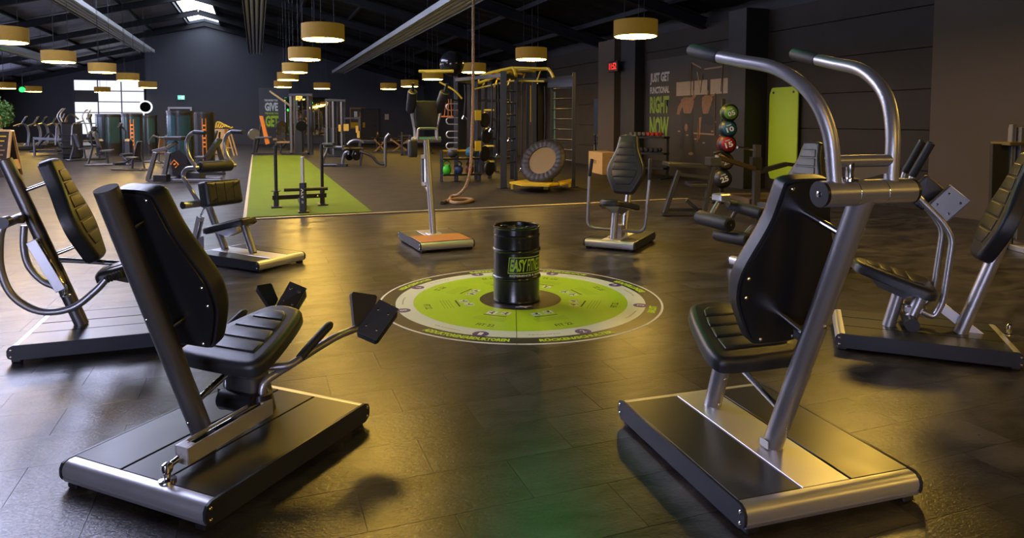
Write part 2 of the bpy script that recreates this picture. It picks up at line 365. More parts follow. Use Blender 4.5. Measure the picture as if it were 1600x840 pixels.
# back window wall of frosted panes and left windows
WINM = mat('frosted pane in daylight', (0.8, 0.83, 0.88), 0.5, emit=(0.93, 0.95, 1.0), es=WIN_E)
FRAME = mat('grey window frame', (0.05, 0.058, 0.068), 0.45, 0.3)
PANEB = mat('brown blind', (0.10, 0.085, 0.075), 0.6)
def window(name, c, along, n, m, w, h, y0, blind=(), WINM=WINM):   # panes in a grid; along: 'l' (back wall) or 'a' (left wall)
    def B(u, v, du, dv, d, off=0): return rb((u, c - off * (1 if c > 10 else -1), v), (du, d, dv), .004) if along == 'l' else rb((c + off, u, v), (d, du, dv), .004)
    u0, v0 = y0; fr = B(u0 + n * w / 2, v0 + m * h / 2, n * w + .12, .08, .08, .02)
    B(u0 + n * w / 2, v0, n * w + .12, .08, .08, .04); root = tag(B(u0 + n * w / 2, v0 - .04, n * w + .14, .09, .10, .05).build(name, FRAME), kind='structure')
    B(u0 + n * w / 2, v0 + m * h + .02, n * w + .14, .07, .1, .05).build('frame_rail', FRAME, root)
    for k in range(n + 1): B(u0 + k * w, v0 + m * h / 2, .06, m * h, .09, .055).build('mullion', FRAME, root)
    for k in range(1, m): B(u0 + n * w / 2, v0 + k * h, n * w, .055, .09, .06).build('transom', FRAME, root)
    for i in range(n):
        for j in range(m): B(u0 + (i + .5) * w, v0 + (j + .5) * h, w - .05, h - .05, .03, .03).build('pane', PANEB if (i, j) in blind else WINM, root)
window('window_1', A2 - .01, 'l', 3, 5, 1.36, .71, (-11.1, .45), ((0, 3),))
WINL = mat('frosted side pane in daylight', (0.8, 0.83, 0.88), 0.5, emit=(0.62, 0.66, 1.0), es=SIDE_E)
for k in range(4): window('window_%d' % (k + 2), LL + .01, 'a', 4, 2, 1.4, .95, (17 + k * 8, 1.2), WINM=WINL)
WINF = mat('added front pane glow', (0.8, 0.83, 0.88), 0.5, emit=(0.66, 0.68, 1.0), es=FRONT_E)
window('window_7', A0 + .01, 'l', 4, 3, 1.5, .8, (-10.2, .3), WINM=WINF)  # unseen window behind the camera, added for cool light from front left
# mirror and doors on the right wall, mirrors on the back wall
MIRR = mat('mirror glass', (0.85, 0.85, 0.85), 0.02, 1.0)
d = thing('wall_mirror', 'tall wall mirror between the dark door and the clock pillar', 'mirror', RM(LR - .05, 18.45, .45), YAW)
MB().box((0, 0, .78), (.02, 1.0, 1.56), None, .003).build('glass', MIRR, d); MB().box((.012, 0, .78), (.02, 1.05, 1.6), None, .003).build('backing', STEELB, d)
d = thing('wall_mirror', 'wide gym mirror on the back wall behind the cable station', 'mirror', RM(2.75, A1 - .04, .5), YAW)
MB().box((0, 0, 1.1), (2.4, .02, 2.2), None, .003).build('glass', MIRR, d); MB().box((0, .012, 1.1), (2.46, .02, 2.26), None, .003).build('backing', STEELB, d)
def door(n, l, a, alng, w, h, m, glass=None, fm=None):
    M0 = ROOM @ Matrix.Translation((l, a, 0)) @ (Matrix.Identity(4) if alng == 'l' else Matrix.Rotation(PI / 2, 4, 'Z'))
    r = tag(MB(M0).box((0, -.03, h / 2), (w, .05, h), None, .004).build('door_%d' % n, m), kind='structure')
    for s in (-1, 1): MB(M0).box((s * (w / 2 + .05), -.05, h / 2), (.1, .1, h + .1), None, .004).build('door_frame', fm or m, r)
    MB(M0).box((0, -.05, h + .05), (w + .2, .1, .1), None, .004).build('door_frame', fm or m, r)
    MB(M0).tube([(w * .4, -.05, 1.05), (w * .4, -.11, 1.05), (w * .4 - .12, -.11, 1.05)], .012, 8).build('door_handle', CHROME, r)
    if glass: MB(M0).box((glass[0], -.06, glass[1]), (glass[2], .02, glass[3]), None, .003).build('door_pane', glass[4], r)
WHF = mat('white door frame', (0.55, 0.57, 0.62), 0.5); DRK = mat('dark door leaf', (0.025, 0.026, 0.032), 0.5)
door(1, -3.95, A1 - .02, 'l', 1.0, 2.0, DRK, fm=WHF)
PALE = mat('pale notice', (0.55, 0.45, 0.33), 0.6)
door(2, LR - .03, 20.6, 'a', .95, 2.05, DRK, (0, 1.35, .45, .9, PALE))
door(3, LR - .03, 23.9, 'a', .95, 2.05, DRK, (0, 1.45, .5, 1.0, PALE))
door(4, 6.4, A1 - .02, 'l', 0.9, 2.0, DRK)
# radiant heater strips under the roof
HEAT = mat('zinc heater channel', (0.70, 0.71, 0.74), 0.38, 0.75)
for l, z, a0, lab in ((-5.2, 4.85, 3, 'slotted silver heater strip left of the ridge lights'), (0.0, 4.9, 3, 'slotted silver heater strip hanging above the turf lane'), (-8.7, 4.0, 8, 'low silver heater strip at the far left edge'), (4.35, 4.0, 3, 'slotted silver heater strip running towards the climbing rope')):
    h = thing('heater_strip', lab, 'heater', RM(l, a0, z), YAW, 'radiant heater strips under the roof')
    n = 40 - a0
    MB().box((0, n / 2, .14), (.66, n, .015)).build('hood', RAFT, h, False)
    for s in (-1, 1): MB().box((s * .33, n / 2, .07), (.015, n, .15)).build('side_rail', HEAT, h, False)
    for k in range(4):
        x = -.225 + .15 * k; MB().tube([(x, 0, .06), (x, n, .06)], .048, 8).build('heater_tube', HEAT, h)
    for a in range(2, n, 6):
        MB().box((0, a, .155), (.7, .06, .02)).build('bracket', RAFT, h, False)
        for s in (-1, 1): MB().tube([(s * .3, a, .16), (s * .3, a, zroof(l) - z + .1)], .006, 5).build('hanger', RAFT, h)
# pendant lamps
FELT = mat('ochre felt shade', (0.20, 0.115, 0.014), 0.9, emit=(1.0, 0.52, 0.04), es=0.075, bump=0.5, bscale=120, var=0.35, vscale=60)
DIFF = mat('lit lamp diffuser', (0.9, 0.8, 0.6), 0.5, emit=(1.0, 0.60, 0.095), es=LAMP_E)
LZ = 2.83
proto = None
def lamp(p, label, grp='round felt pendant lamps'):
    global proto
    r = thing('pendant_lamp', label, 'lamp', (p.x, p.y, LZ), 0, grp)
    if proto is None:
        a = MB(); a.lathe([(.355, .0), (.375, .0), (.375, .27), (.355, .27), (.355, .03)], 40, caps=False); c = MB().lathe([(.33, -.012), (.352, -.006), (.354, .01)], 40); e = MB().lathe([(.36, .255), (.36, .262)], 32)
        proto = (a.mesh('lamp_shade'), c.mesh('diffuser'), e.mesh('top_disc'), MB().tube([(0, 0, 0), (0, 0, 1)], .005, 5).mesh('suspension_cable'))
        for me, m in zip(proto, (FELT, DIFF, FELT, STEELB)): me.materials.append(m)
    link('lamp_shade', proto[0], r); link('diffuser', proto[1], r); link('top_disc', proto[2], r)
    h = zroof(LA(p)[0]) - LZ - .14
    for k in range(3):
        a = 2 * PI * k / 3 + .6; o = link('suspension_cable', proto[3], r); o.location = (.2 * math.cos(a), .2 * math.sin(a), .26); o.scale = (1, 1, h + .1)
for (x, y, lab) in ((505, 62, 'largest felt pendant above the turf lane, nearest of its row'), (476, 93, 'felt pendant above the turf lane, second of its row'), (461, 113, 'felt pendant above the turf lane, third of its row'),
    (450, 125, 'felt pendant above the turf lane, fourth of its row'), (442, 136, 'felt pendant above the turf lane, farthest of its row'), (503, 138.5, 'small far felt pendant above the black weight stacks'),
    (607, 139, 'small far felt pendant left of the climbing rope'), (640, 135, 'felt pendant just left of the dip tower'), (676, 124, 'felt pendant behind the black gym ball'), (740, 113, 'felt pendant directly behind the climbing rope'),
    (830, 93, 'felt pendant above the yellow monkey bars'), (993, 57, 'large felt pendant left of the red clock'), (8, 66, 'felt pendant cut by the left picture edge, near the roof'), (92, 97, 'felt pendant below the second heater strip at left'),
    (160, 113, 'felt pendant left of the window wall'), (200, 126, 'felt pendant in front of the window wall top'), (231, 137, 'felt pendant at the right edge of the window wall'), (160, 144, 'small felt pendant in front of the left window panes'),
    (52, 143, 'small felt pendant right of the green light'), (10, 138, 'small felt pendant left of the green light')):
    lamp(G(x, y, LZ), lab)
for l, a in ((1.18, 7.45), (6.25, 5.6), (6.25, 1.4), (1.18, -2.2), (6.25, -2.8), (-10.3, 14), (-10.3, 22)):
    lamp(RM(l, a), 'felt pendant lamp hanging over the machine circle')
# green indicator lamp and exit sign
GREEN = mat('green lit lens', (0.1, 0.8, 0.2), 0.4, emit=(0.01, 1.0, 0.06), es=5)
def green(p, lab):
    g = thing('green_lamp', lab, 'lamp', p, YAW)
    MB().lathe([(.06, 0), (.11, .02), (.11, .06), (.03, .1)], 16, rot=(PI / 2, 0, 0)).build('lens', GREEN, g); MB().box((0, .04, .1), (.2, .08, .08), None, .01).build('housing', STEELB, g); MB().tube([(0, .04, .13), (0, .04, zroof(LA(p)[0]) - p.z)], .01, 6).build('stem', STEELB, g)
V3 = Vector
green(W(35, 140, 30), 'small green indicator lamp glowing at far left')
g = thing('exit_sign', 'green emergency exit sign above the white door frame', 'sign', RM(-3.87, A1 - .1, 2.5), YAW)
MB().box((0, .03, .12), (.36, .05, .24), None, .01).build('housing', WHITE, g)
MB().box((0, 0, .12), (.33, .012, .21), None, .002).build('lit_face', mat('exit sign face', (0.05, 0.5, 0.3), .4, emit=(0.10, 0.75, 0.45), es=1.6), g)
EW = mat('exit pictogram', (.9, .95, .9), .4, emit=(.8, 1, .9), es=1.4)
MB().box((.07, -.008, .12), (.09, .006, .15), None, .001).build('door_pictogram', EW, g); MB().bar((-.12, -.01, .12), (-.02, -.01, .12), .006, .03, .001).build('arrow_pictogram', EW, g)

# green spotlight above the circle, out of view
green(V3((.45, 7.3, 4.1)), 'green spotlight hanging high above the machine circle')
ld = bpy.data.lights.new('green_spot', 'POINT'); ld.color = (0.05, 1.0, 0.25); ld.energy = 40; ld.shadow_soft_size = .1
lo = bpy.data.objects.new('green_spot', ld); COL.objects.link(lo); lo.location = (.45, 7.15, 4.0)
# ================================================================ hydraulic circle machines
def mirror_outline(h): return [(w, y) for w, y in h] + [(-w, y) for w, y in reversed(h)]
BACK = chaikin(mirror_outline([(.095, 0), (.125, .03), (.212, .19), (.222, .27), (.212, .34), (.132, .52), (.115, .63), (.105, .69)]), 2, .2)
SEATO = chaikin(mirror_outline([(.17, 0), (.222, .03), (.218, .12), (.155, .33), (.10, .455), (.03, .475)]), 2, .22)
def lerp_w(tab, y):
    for (w0, y0), (w1, y1) in zip(tab, tab[1:]):
        if y0 <= y <= y1: return w0 + (w1 - w0) * (y - y0) / (y1 - y0)
    return tab[-1][0]
def bands(tab, cuts, gap=.004):
    out = []
    for y0, y1 in zip(cuts, cuts[1:]):
        ys = [y0 + gap] + [y for _, y in tab if y0 + gap < y < y1 - gap] + [y1 - gap]
        out.append([(lerp_w(tab, y), y) for y in ys] + [(-lerp_w(tab, y), y) for y in reversed(ys)])
    return out
BACKB = bands([(.075, .10), (.13, .19), (.148, .27), (.142, .33), (.10, .50), (.078, .61)], [.10, .185, .27, .355, .44, .525, .61])
SEATB = bands([(.15, .08), (.135, .18), (.105, .29), (.065, .385), (.03, .41)], [.08, .165, .25, .33, .41])
def screw(mb, p, n, r=.007):
    n = Vector(n).normalized(); x = n.orthogonal().normalized(); M = frame(p, x, n.cross(x)); s = MB(M); s.lathe([(r, 0), (r, .002), (r * .6, .005), (r * .3, .0052)], 10)
    mb.add(s.v, s.f)
def machine(name, label, O, deg, group='silver hydraulic machines in the circle'):
    fr = Fr(O, deg); return fr, thing(name, label, 'gym machine', (O[0], O[1], 0), R(deg), group)
def base(t, L, W, strip=ALU, wood=None):
    b = MB().box((0, 0, .062), (L - .1, W - .026, .07)).build('base_frame', PLASTIC, t, False)
    for s in (-1, 1):
        h = L / 2; o = [(-h, .05), (-h + .006, .034), (-h + .03, .02), (h - .03, .02), (h - .006, .034), (h, .05), (h, .078), (h - .01, .096), (h - .03, .106), (-h + .03, .106), (-h + .01, .096), (-h, .078)]
        mb = MB(Matrix(((1, 0, 0, 0), (0, 0, -1, s * W / 2), (0, 1, 0, 0), (0, 0, 0, 1)))); mb.prism(o, -.006, .006); mb.build('side_plate', SIDE, b, True, 30)
        for e in (-1, 1):
            for z in (.042, .082):
                q = MB(); screw(q, (e * (h - .022), s * (W / 2 + .006), z), (0, s, 0), .008); q.build('screw', BRASS, b)
            M2 = Matrix(((s, 0, 0, 0), (0, 1, 0, 0), (0, 0, 1, 0), (0, 0, 0, 1)))
    for e in (-1, 1):
        o = [(0, .103), (.022, .103), (.036, .098), (.047, .086), (.052, .068), (.050, .048), (.046, .046), (.046, .043), (.050, .041), (.044, .026), (0, .026)]
        y0 = W / 2 - .007; vs = [(e * (L / 2 - .054 + x), y, z) for y in (-y0, y0) for x, z in o]; n = len(o)
        MB().add(vs, [tuple(range(n)), tuple(range(n, 2 * n))] + [(k, (k + 1) % n, n + (k + 1) % n, n + k) for k in range(n)]).build('end_profile', ALU, b, True, 40)
        for s in (-1, 1): MB().box((e * (L / 2 - .04), s * (W / 2 - .04), .012), (.05, .05, .024), None, .005).build('foot', PLASTIC, b)
    cw = .105
    for s in (-1, 1): MB().box((0, s * (W / 2 + cw) / 2, .099), (L - .11, W / 2 - cw - .012, .012), None, .002).build('deck_panel', DECK, b, False)
    MB().box((0, 0, .0985), (L - .11, 2 * cw - .006, .012), None, .002).build('center_strip', strip, b, False)
    if wood: MB().box((wood[0], 0, .107), (wood[1], W - .03, .008), None, .002).build('wood_panel', wood[2], b, False)
    return b
def post(t, p, q, r=.04, m=SILVER, name='post', cap=True):
    mb = MB().tube([p, q], r, 24); o = mb.build(name, m, t)
    if cap: d = (Vector(q) - Vector(p)).normalized(); MB().tube([Vector(q) - d * .001, Vector(q) + d * .006], r * .98, 24).build('end_cap', mat('dull tube cap', (0.10, 0.09, 0.08), 0.75), o)
    d = (Vector(q) - Vector(p)).normalized(); s = MB(); side = Vector((0, 1, 0)).cross(d).normalized()
    for k in (.12, .55): screw(s, Vector(p).lerp(Vector(q), k) - side * r * .99 if side.x > 0 else Vector(p).lerp(Vector(q), k) + side * r * .99, -side if side.x > 0 else side, .008)
    s.build('bolt', BRASS, o); return o
def backrest(t, A, B, T=.075, post_=None):
    A, B = Vector((A[0], 0, A[1])), Vector((B[0], 0, B[1])); M = frame(A, (0, 1, 0), B - A)
    b = MB(M).pad(BACK, T, .032, 5).build('backrest', VINYL, t, True, 60)
    for o in BACKB: MB(M @ Matrix.Translation((0, 0, T - .004))).pad(o, .011, .009, 3).build('cushion_panel', VINYL, b, True, 60)
    MB(M).prism(inset(BACK, .012), -.012, .0).build('back_plate', PLASTIC, b, True, 30)
    nrm = -(M.to_3x3() @ Vector((0, 0, 1)))
    for x, y in ((.075, .655), (.075, .03), (.18, .22), (.185, .30)):
        for s in (-1, 1): q = MB(); screw(q, M @ Vector((s * x, y, -.012)), nrm, .0085); q.build('screw', BRASS, b)
    if post_:
        p0, p1 = Vector((post_[0][0], 0, post_[0][1])), Vector((post_[1][0], 0, post_[1][1]))
        for h in (.13, .56):
            q = M @ Vector((0, h, -.005)); d = Vector((0, 0, 1)); n = nrm
            # march backwards to the post axis
            den = (p1 - p0); k = ((q - p0).cross(den)).y / (n.cross(den)).y * -1
            MB().tube([q, q + n * k], .0125, 14).build('support_rod', CHROME, t)
    return b
def seat(t, o, deg, T=.06):
    M = frame((o[0], 0, o[1]), (0, -1, 0), (math.cos(R(deg)), 0, math.sin(R(deg))))
    b = MB(M @ Matrix.Translation((0, 0, -T))).pad(SEATO, T, .03, 5).build('seat', VINYL, t, True, 60)
    for p in SEATB: MB(M @ Matrix.Translation((0, 0, -.004))).pad(p, .011, .009, 3).build('cushion_panel', VINYL, b, True, 60)
    MB(M).prism(inset(SEATO, .015), -T - .01, -T).build('seat_plate', PLASTIC, b)
    mb = MB(M); mb.add([(-.1, .06, -T - .01), (.1, .06, -T - .01), (.08, .36, -T - .01), (-.08, .36, -T - .01), (-.045, .14, -T - .075), (.045, .14, -T - .075), (.045, .3, -T - .06), (-.045, .3, -T - .06)],
        [(0, 1, 2, 3), (4, 5, 6, 7), (0, 1, 5, 4), (1, 2, 6, 5), (2, 3, 7, 6), (3, 0, 4, 7)]); mb.build('seat_bracket', SILVER, b)
    return b
CASTW = mat('pale cast aluminium', (0.60, 0.60, 0.62), 0.45, 0.3)
def cylinder(t, p, q, w=.06):                       # hydraulic damper: channel housing, tube, rod, joint
    p, q = Vector(p), Vector(q); d = (q - p).normalized(); y = d.orthogonal().normalized() if abs(d.z) > .99 else Vector((0, 0, 1)).cross(d).normalized(); z = d.cross(y); M = frame(p, d, y); n = (q - p).length
    h = MB(M); h.box((n / 2, w / 2 - .004, 0), (n, .008, w), None, .001); h = h.build('damper_housing', ALU, t, False)
    MB(M).box((n / 2, -w / 2 + .004, 0), (n, .008, w), None, .001).build('housing_side', ALU, h, False)
    for e in (.02, n - .025): MB(M).box((e, 0, 0), (.045, w - .012, w + .002), None, .003).build('end_block', CASTW, h)
    MB(M).tube([(.03, 0, .012), (n - .03, 0, .012)], w * .34, 18).build('damper_tube', CHROME, h)
    s = MB(M); s.lathe([(.012, 0), (.012, .006), (.006, .009)], 12, (n - .025, 0, w / 2 - .003)); s.build('adjuster_knob', PLASTIC, h)
    return h
def ball_joint(t, p, r=.018):
    b = MB().lathe([(.03, 0), (.03, .008), (.012, .012), (.012, .03), (r, .036), (r * 1.1, .05), (r, .064), (.004, .07)], 16, p).build('ball_joint', CHROME, t); return b
def grip(t, pts, r, name='grip'): return MB().tube([pts[0] + (pts[0] - pts[1]).normalized() * 0] + list(pts[1:]), r, 14).build(name, RUBBER, t)
def tubes(t, pts, r, name='lever_arm', m=SILVER, n=16): return MB().tube(pts, r, n).build(name, m, t)
def roller(t, p, q, r, name='foam_roller'):
    p, q = Vector(p), Vector(q); d = (q - p).normalized(); n = (q - p).length; x = d.orthogonal().normalized(); M = frame(p, x, d.cross(x)); e = r * .25
    b = MB(M).lathe([(r - e, 0), (r - e * .3, e * .3), (r, e), (r, n - e), (r - e * .3, n - e * .3), (r - e, n)], 24).build(name, RUBBER, t)
    MB(M).lathe([(r * .62, -.006), (r * .62, n + .006)], 20).build('roller_core', PLASTIC, b); s = MB(M); s.lathe([(.008, -.012), (.008, n + .012)], 10); s.build('roller_bolt', CHROME, b); return b
V3 = Vector
# ---- shoulder press, front right
fr, t = machine('shoulder_press', 'large silver shoulder press with two overhead handles, nearest at right', (1.0, 2.79), 107)
base(t, .96, .75); P0, P1 = (-.125, .1), (-.55, 1.15)
post(t, (P0[0], 0, P0[1]), (P1[0], 0, P1[1]), .039, cap=False); post(t, (.29, 0, .1), (.19, 0, .40), .038, name='seat_post', cap=False)
MB().tube([(.10, 0, .35), (-.2, 0, .26)], .0125, 14).build('strut', CHROME, t)
backrest(t, (-.12, .52), (-.30, 1.19), post_=(P0, P1)); seat(t, (-.10, .455), 14)
cb = tubes(t, [V3((-.55, .165, 1.16)), V3((-.55, -.19, 1.16))], .043, 'cross_tube', n=28)
for v, s in ((.165, 1), (-.19, -1)):
    MB().tube([(-.55, v, 1.16), (-.55, v + s * .012, 1.16)], .0425, 28).build('end_cap', PLASTIC, cb); q = MB(); screw(q, (-.55, v + s * .012, 1.16), (0, s, 0), .011); q.build('cap_screw', CHROME, cb)
for v in (.045, -.07): MB().tube([(-.55, v - .001, 1.16), (-.55, v + .001, 1.16)], .0438, 28).build('joint_ring', CHROME, cb)
for s in (1, -1):
    pts = smooth([(-.55, s * .115, 1.19), (-.535, s * .13, 1.36), (-.475, s * .155, 1.485), (-.345, s * .185, 1.575), (-.17, s * .215, 1.617), (-.055, s * .23, 1.642)])
    a = tubes(t, pts, .0235, n=20); a.name = 'lever_arm'
    e, d = V3((-.055, s * .23, 1.642)), V3((.165, .02 * s, .041)).normalized(); MB().tube([e - d * .005, e + d * .005, e + d * .16, e + d * .172], [.0255, .027, .027, .022], 18).build('grip', RUBBER, a)
tubes(t, [V3((-.545, .115, 1.265)), V3((-.545, -.12, 1.265))], .02, 'arm_brace')
MB().add([(-.555, -.1, 1.245), (-.535, -.1, 1.245), (-.555, .06, 1.245), (-.535, .06, 1.245), (-.555, -.1, 1.225), (-.535, -.1, 1.225), (-.555, .06, 1.195), (-.535, .06, 1.195)], [(0, 1, 3, 2), (4, 5, 7, 6), (0, 1, 5, 4), (2, 3, 7, 6), (0, 2, 6, 4), (1, 3, 7, 5)]).build('gusset', SILVER, t, False)
ball_joint(t, (-.55, .055, 1.2), .014)
cylinder(t, (-.245, -.075, .60), (-.43, -.085, 1.03), .05); MB().box((-.21, -.06, .58), (.05, .05, .05), None, .006).build('damper_bracket', SILVER, t)
MB().box((-.135, .045, .125), (.05, .004, .03), None, .001).build('rating_plate', WHITE, t)
# ---- abductor, front left
fr, t = machine('abductor_machine', 'grey abductor machine with padded seat and hinged knee pads, nearest at left', (-1.19, 2.82), 66.5)
base(t, .94, .74, DECK); P0, P1 = (-.12, .1), (-.51, 1.16)
post(t, (P0[0], 0, P0[1]), (P1[0], 0, P1[1]), .041, GRAPH); post(t, (.22, 0, .1), (.15, 0, .38), .04, name='seat_post', m=GRAPH, cap=False)
MB().tube([(-.19, 0, .275), (.05, 0, .36)], .0135, 14).build('strut', CHROME, t)
backrest(t, (-.165, .51), (-.425, 1.17), post_=(P0, P1)); seat(t, (-.09, .43), 14)
MB().box((.12, 0, .335), (.17, .12, .05), None, .012).build('hinge_bracket', SILVER, t); MB().tube([(.06, .09, .20), (.06, -.10, .20)], .045, 20).build('hinge_housing', PLASTIC, t); MB().box((.1, 0, .26), (.09, .16, .1), None, .01).build('hinge_block', GRAPH, t)
for s in (-1, 1):
    k = tubes(t, bend([(.09, s * .10, .20), (.09, s * .10, .285), (.40, s * .25, .415), (.56, s * .25, .408)], .05), .017)
    MB().tube([(.09, s * .1, .15), (.09, s * .1, .24)], .04, 18).build('pivot_drum', PLASTIC, k); MB().lathe([(.014, 0), (.014, .02), (.006, .026)], 10, (.09, s * .1, .24)).build('pivot_bolt', CHROME, k)
    if s < 0: QP = ([(555, 517, 3.20), (588, 531, 3.18), (623, 482, 3.30), (593, 467, 3.33)], [(549, 455, 3.27), (590, 461, 3.33), (585, 497, 3.25), (555, 516, 3.215)])
    else: QP = ([(432, 476, 3.42), (458, 488, 3.40), (479, 450, 3.50), (453, 439, 3.53)], [(400, 446, 3.48), (424, 442, 3.53), (437, 463, 3.46), (424, 482, 3.42)])
    for qi, qd in enumerate(QP):
        c = [fr.L(*z_) for z_ in qd]; nn = (c[1] - c[0]).cross(c[3] - c[0]).normalized(); cw = fr.L(qd[0][0], qd[0][1], qd[0][2] - .1) - c[0]
        if nn.dot(cw) < 0: nn = -nn
        def hexa(a0, a1, nm, mm, par, b=0): return MB().add([v + nn * a0 for v in c] + [v + nn * a1 for v in c], [(0, 1, 2, 3), (4, 5, 6, 7)] + [(x, (x + 1) % 4, 4 + (x + 1) % 4, 4 + x) for x in range(4)]).build(nm, mm, par, False)
        if qi == 0:
            pl = hexa(-.007, 0, 'pad_plate', GRAPH, k); cx_ = (c[0] + c[2]) / 2
            for f0, f1 in ((.25, .25), (.75, .25), (.25, .75), (.75, .75)):
                z_ = (c[0].lerp(c[1], f0)).lerp(c[3].lerp(c[2], f0), f1); sq = MB(); screw(sq, z_, nn, .007); sq.build('screw', BRASS, k)
        cc = [v - nn * (.008 if qi == 0 else .045) for v in c]; M = frame(cc[0], cc[1] - cc[0], cc[3] - cc[0]); Mi = M.inverted(); o = [tuple((Mi @ v)[:2]) for v in cc]
        if sum(o[x][0] * o[(x + 1) % 4][1] - o[(x + 1) % 4][0] * o[x][1] for x in range(4)) < 0: o = o[::-1]
        o = chaikin(o, 2, .07); zup = (M.to_3x3() @ V3((0, 0, 1))).dot(nn) > 0
        if qi == 0 and zup: M = M @ Matrix.Translation((0, 0, -.045)); 
        if qi == 1 and not zup: M = M @ Matrix.Translation((0, 0, -.045))
        MB(M).pad(o, .045, .012, 3).build('knee_pad', VINYL, k, True, 60)
    tubes(t, bend([(.02, s * .10, .37), (.10, s * .24, .375), (.14, s * .25, .385), (.20, s * .25, .415)], .03), .014, 'side_handle')
    MB().tube(smooth([(.155, s * .25, .392), (.2, s * .25, .415), (.3, s * .252, .46), (.36, s * .253, .485)], 4), [.019] * 12 + [.012], 14).build('grip', RUBBER, t)
cylinder(t, (-.335, -.115, .165), (.10, -.115, .185), .066); ball_joint(t, (-.405, -.123, .104)); tubes(t, [V3((-.40, -.12, .155)), V3((-.33, -.115, .165))], .011, 'damper_rod', CHROME); tubes(t, [V3((.09, -.115, .2)), V3((.115, -.1, .25))], .011, 'damper_rod', CHROME)
# ---- curl machine, left edge
fr, t = machine('biceps_machine', 'silver machine with looping arm tubes at the left picture edge', (-2.57, 4.36), 20)
base(t, .95, .70, DECK); P0, P1 = (-.10, .1), fr.P(8, 250); P1 = (P1.x, P1.z)
p = fr.P(128, 497); P0 = (p.x, .1); post(t, (P0[0], 0, P0[1]), (P1[0], 0, P1[1]), .040, GRAPH); post(t, (.28, 0, .1), (.2, 0, .42), .038, name='seat_post', cap=False)
backrest(t, (-.10, .50), (-.36, 1.17), post_=(P0, P1)); seat(t, (-.07, .455), 14)
for v, px in ((-.26, [(6, 350), (0, 372), (1, 420), (20, 462), (62, 486), (112, 481), (148, 455), (166, 436)]), (.12, [(38, 352), (37, 385), (45, 415), (66, 438), (88, 448)])):
    pts = [fr.P(x, y, v) for x, y in px]; a = tubes(t, smooth(pts), .021)
    if v < 0:
        e = pts[-1]; g = fr.P(190, 428, v); MB().tube([e, e.lerp(g, .1)] + [e.lerp(g, .1 + .1 * k) for k in range(1, 10)], [.02, .026] * 5 + [.02], 14).build('ribbed_grip', RUBBER, a)
        MB().tube([pts[0] + V3((0, -.03, .01)), pts[0] + V3((0, .05, .01))], .034, 18).build('pivot_cap', PLASTIC, a)
pv = fr.P(6, 350, -.26); tubes(t, [pv, V3((pv.x, .16, pv.z))], .028, 'pivot_tube'); MB().bar(V3((pv.x, -.05, pv.z)), V3((P0[0] + (P1[0] - P0[0]) * .72, -.04, pv.z)), .06, .05, .01).build('pivot_bracket', SILVER, t)
cylinder(t, fr.P(96, 452, -.1), fr.P(50, 376, -.1), .055); tubes(t, [V3((P0[0] * .6 + P1[0] * .4, 0, .53)), V3((.12, 0, .47))], .016, 'strut', CHROME); ball_joint(t, fr.P(102, 462, -.09), .014)
# ---- adductor, right
fr, t = machine('adductor_machine', 'silver adductor machine with bolted grey knee plates at right', (2.53, 4.21), 157)
base(t, .96, .60, DECK); p = fr.P(1500, 519); q = fr.P(1597, 305); P0 = (p.x, .1); d = (q - p).normalized(); q = p + d * ((1.15 - p.z) / d.z); P1 = (q.x, q.z)
post(t, (P0[0], 0, .1), (P1[0], 0, P1[1]), .038); p = fr.P(1388, 500); q = fr.P(1410, 440); post(t, (p.x, 0, .1), (q.x, 0, q.z), .037, name='seat_post', cap=False)
a = fr.P(1532, 408); backrest(t, (a.x - .02, a.z), (a.x - .27, a.z + .64), post_=(P0, P1)); a = fr.P(1462, 446); seat(t, (a.x, a.z), 17)
for v, dx, dy in ((.16, 0, 0), (-.16, 0, 0)):
    f = (lambda x, y: fr.P(x, y, .16)) if v > 0 else (lambda x, y: V3((fr.P(x, y, .16).x, -.16, fr.P(x, y, .16).z)))
    a = tubes(t, bend([f(1440, 486), f(1460, 496), f(1474, 470), f(1489, 372), f(1474, 347), f(1421, 294), f(1425, 276), f(1432, 264)], .045), .019)
    e, g = f(1424.5, 276), f(1456, 222); MB().tube([e, e.lerp(g, .03), e.lerp(g, .97), g], [.02, .023, .023, .016], 16).build('grip', RUBBER, a)
    c = [f(1449, 323), f(1492.5, 295.5), f(1521, 320), f(1478, 347)]; s = 1 if v > 0 else -1
    if v < 0: c = [z_ + V3((.085, 0, .035)) for z_ in c]
    M = frame(c[0], c[3] - c[0], c[1] - c[0]); w, h = (c[3] - c[0]).length, (c[1] - c[0]).length; zs = (M.to_3x3() @ V3((0, 0, 1))).y
    pl = MB(M).box((w / 2, h / 2, 0), (w, h, .008), None, .002).build('pad_plate', GRAPH, a, False)
    o = chaikin([(-.005, -.005), (w + .005, -.005), (w + .005, h + .005), (-.005, h + .005)], 2, .06); flip = (zs > 0) == (v > 0)
    MB(M @ Matrix.Translation((w, 0, 0)) @ Matrix.Rotation(PI, 4, 'Y') if flip else M).pad(o, .05, .012, 3).build('knee_pad', VINYL, a, True, 60)
    for x in (.2, .8):
        for y in (.25, .75): qq = MB(); screw(qq, M @ V3((w * x, h * y, .004 * (1 if zs * v > 0 else -1))), V3((0, s, 0)), .008); qq.build('screw', CHROME, a)
p = fr.P(1425, 507, .16); tubes(t, [V3((p.x, .18, p.z)), V3((p.x, -.18, p.z))], .04, 'hinge_tube', PLASTIC); tubes(t, [V3((p.x, .06, p.z)), V3((p.x - .06, .05, p.z + .16))], .035, 'hinge_post'); MB().box((p.x - .03, 0, p.z + .07), (.12, .16, .05), None, .01).build('hinge_bracket', SILVER, t)
cylinder(t, fr.P(1567, 553, -.06), fr.P(1470, 478, -.06), .058); ball_joint(t, V3((fr.P(1575, 560, -.06).x, -.06, .104)), .015)
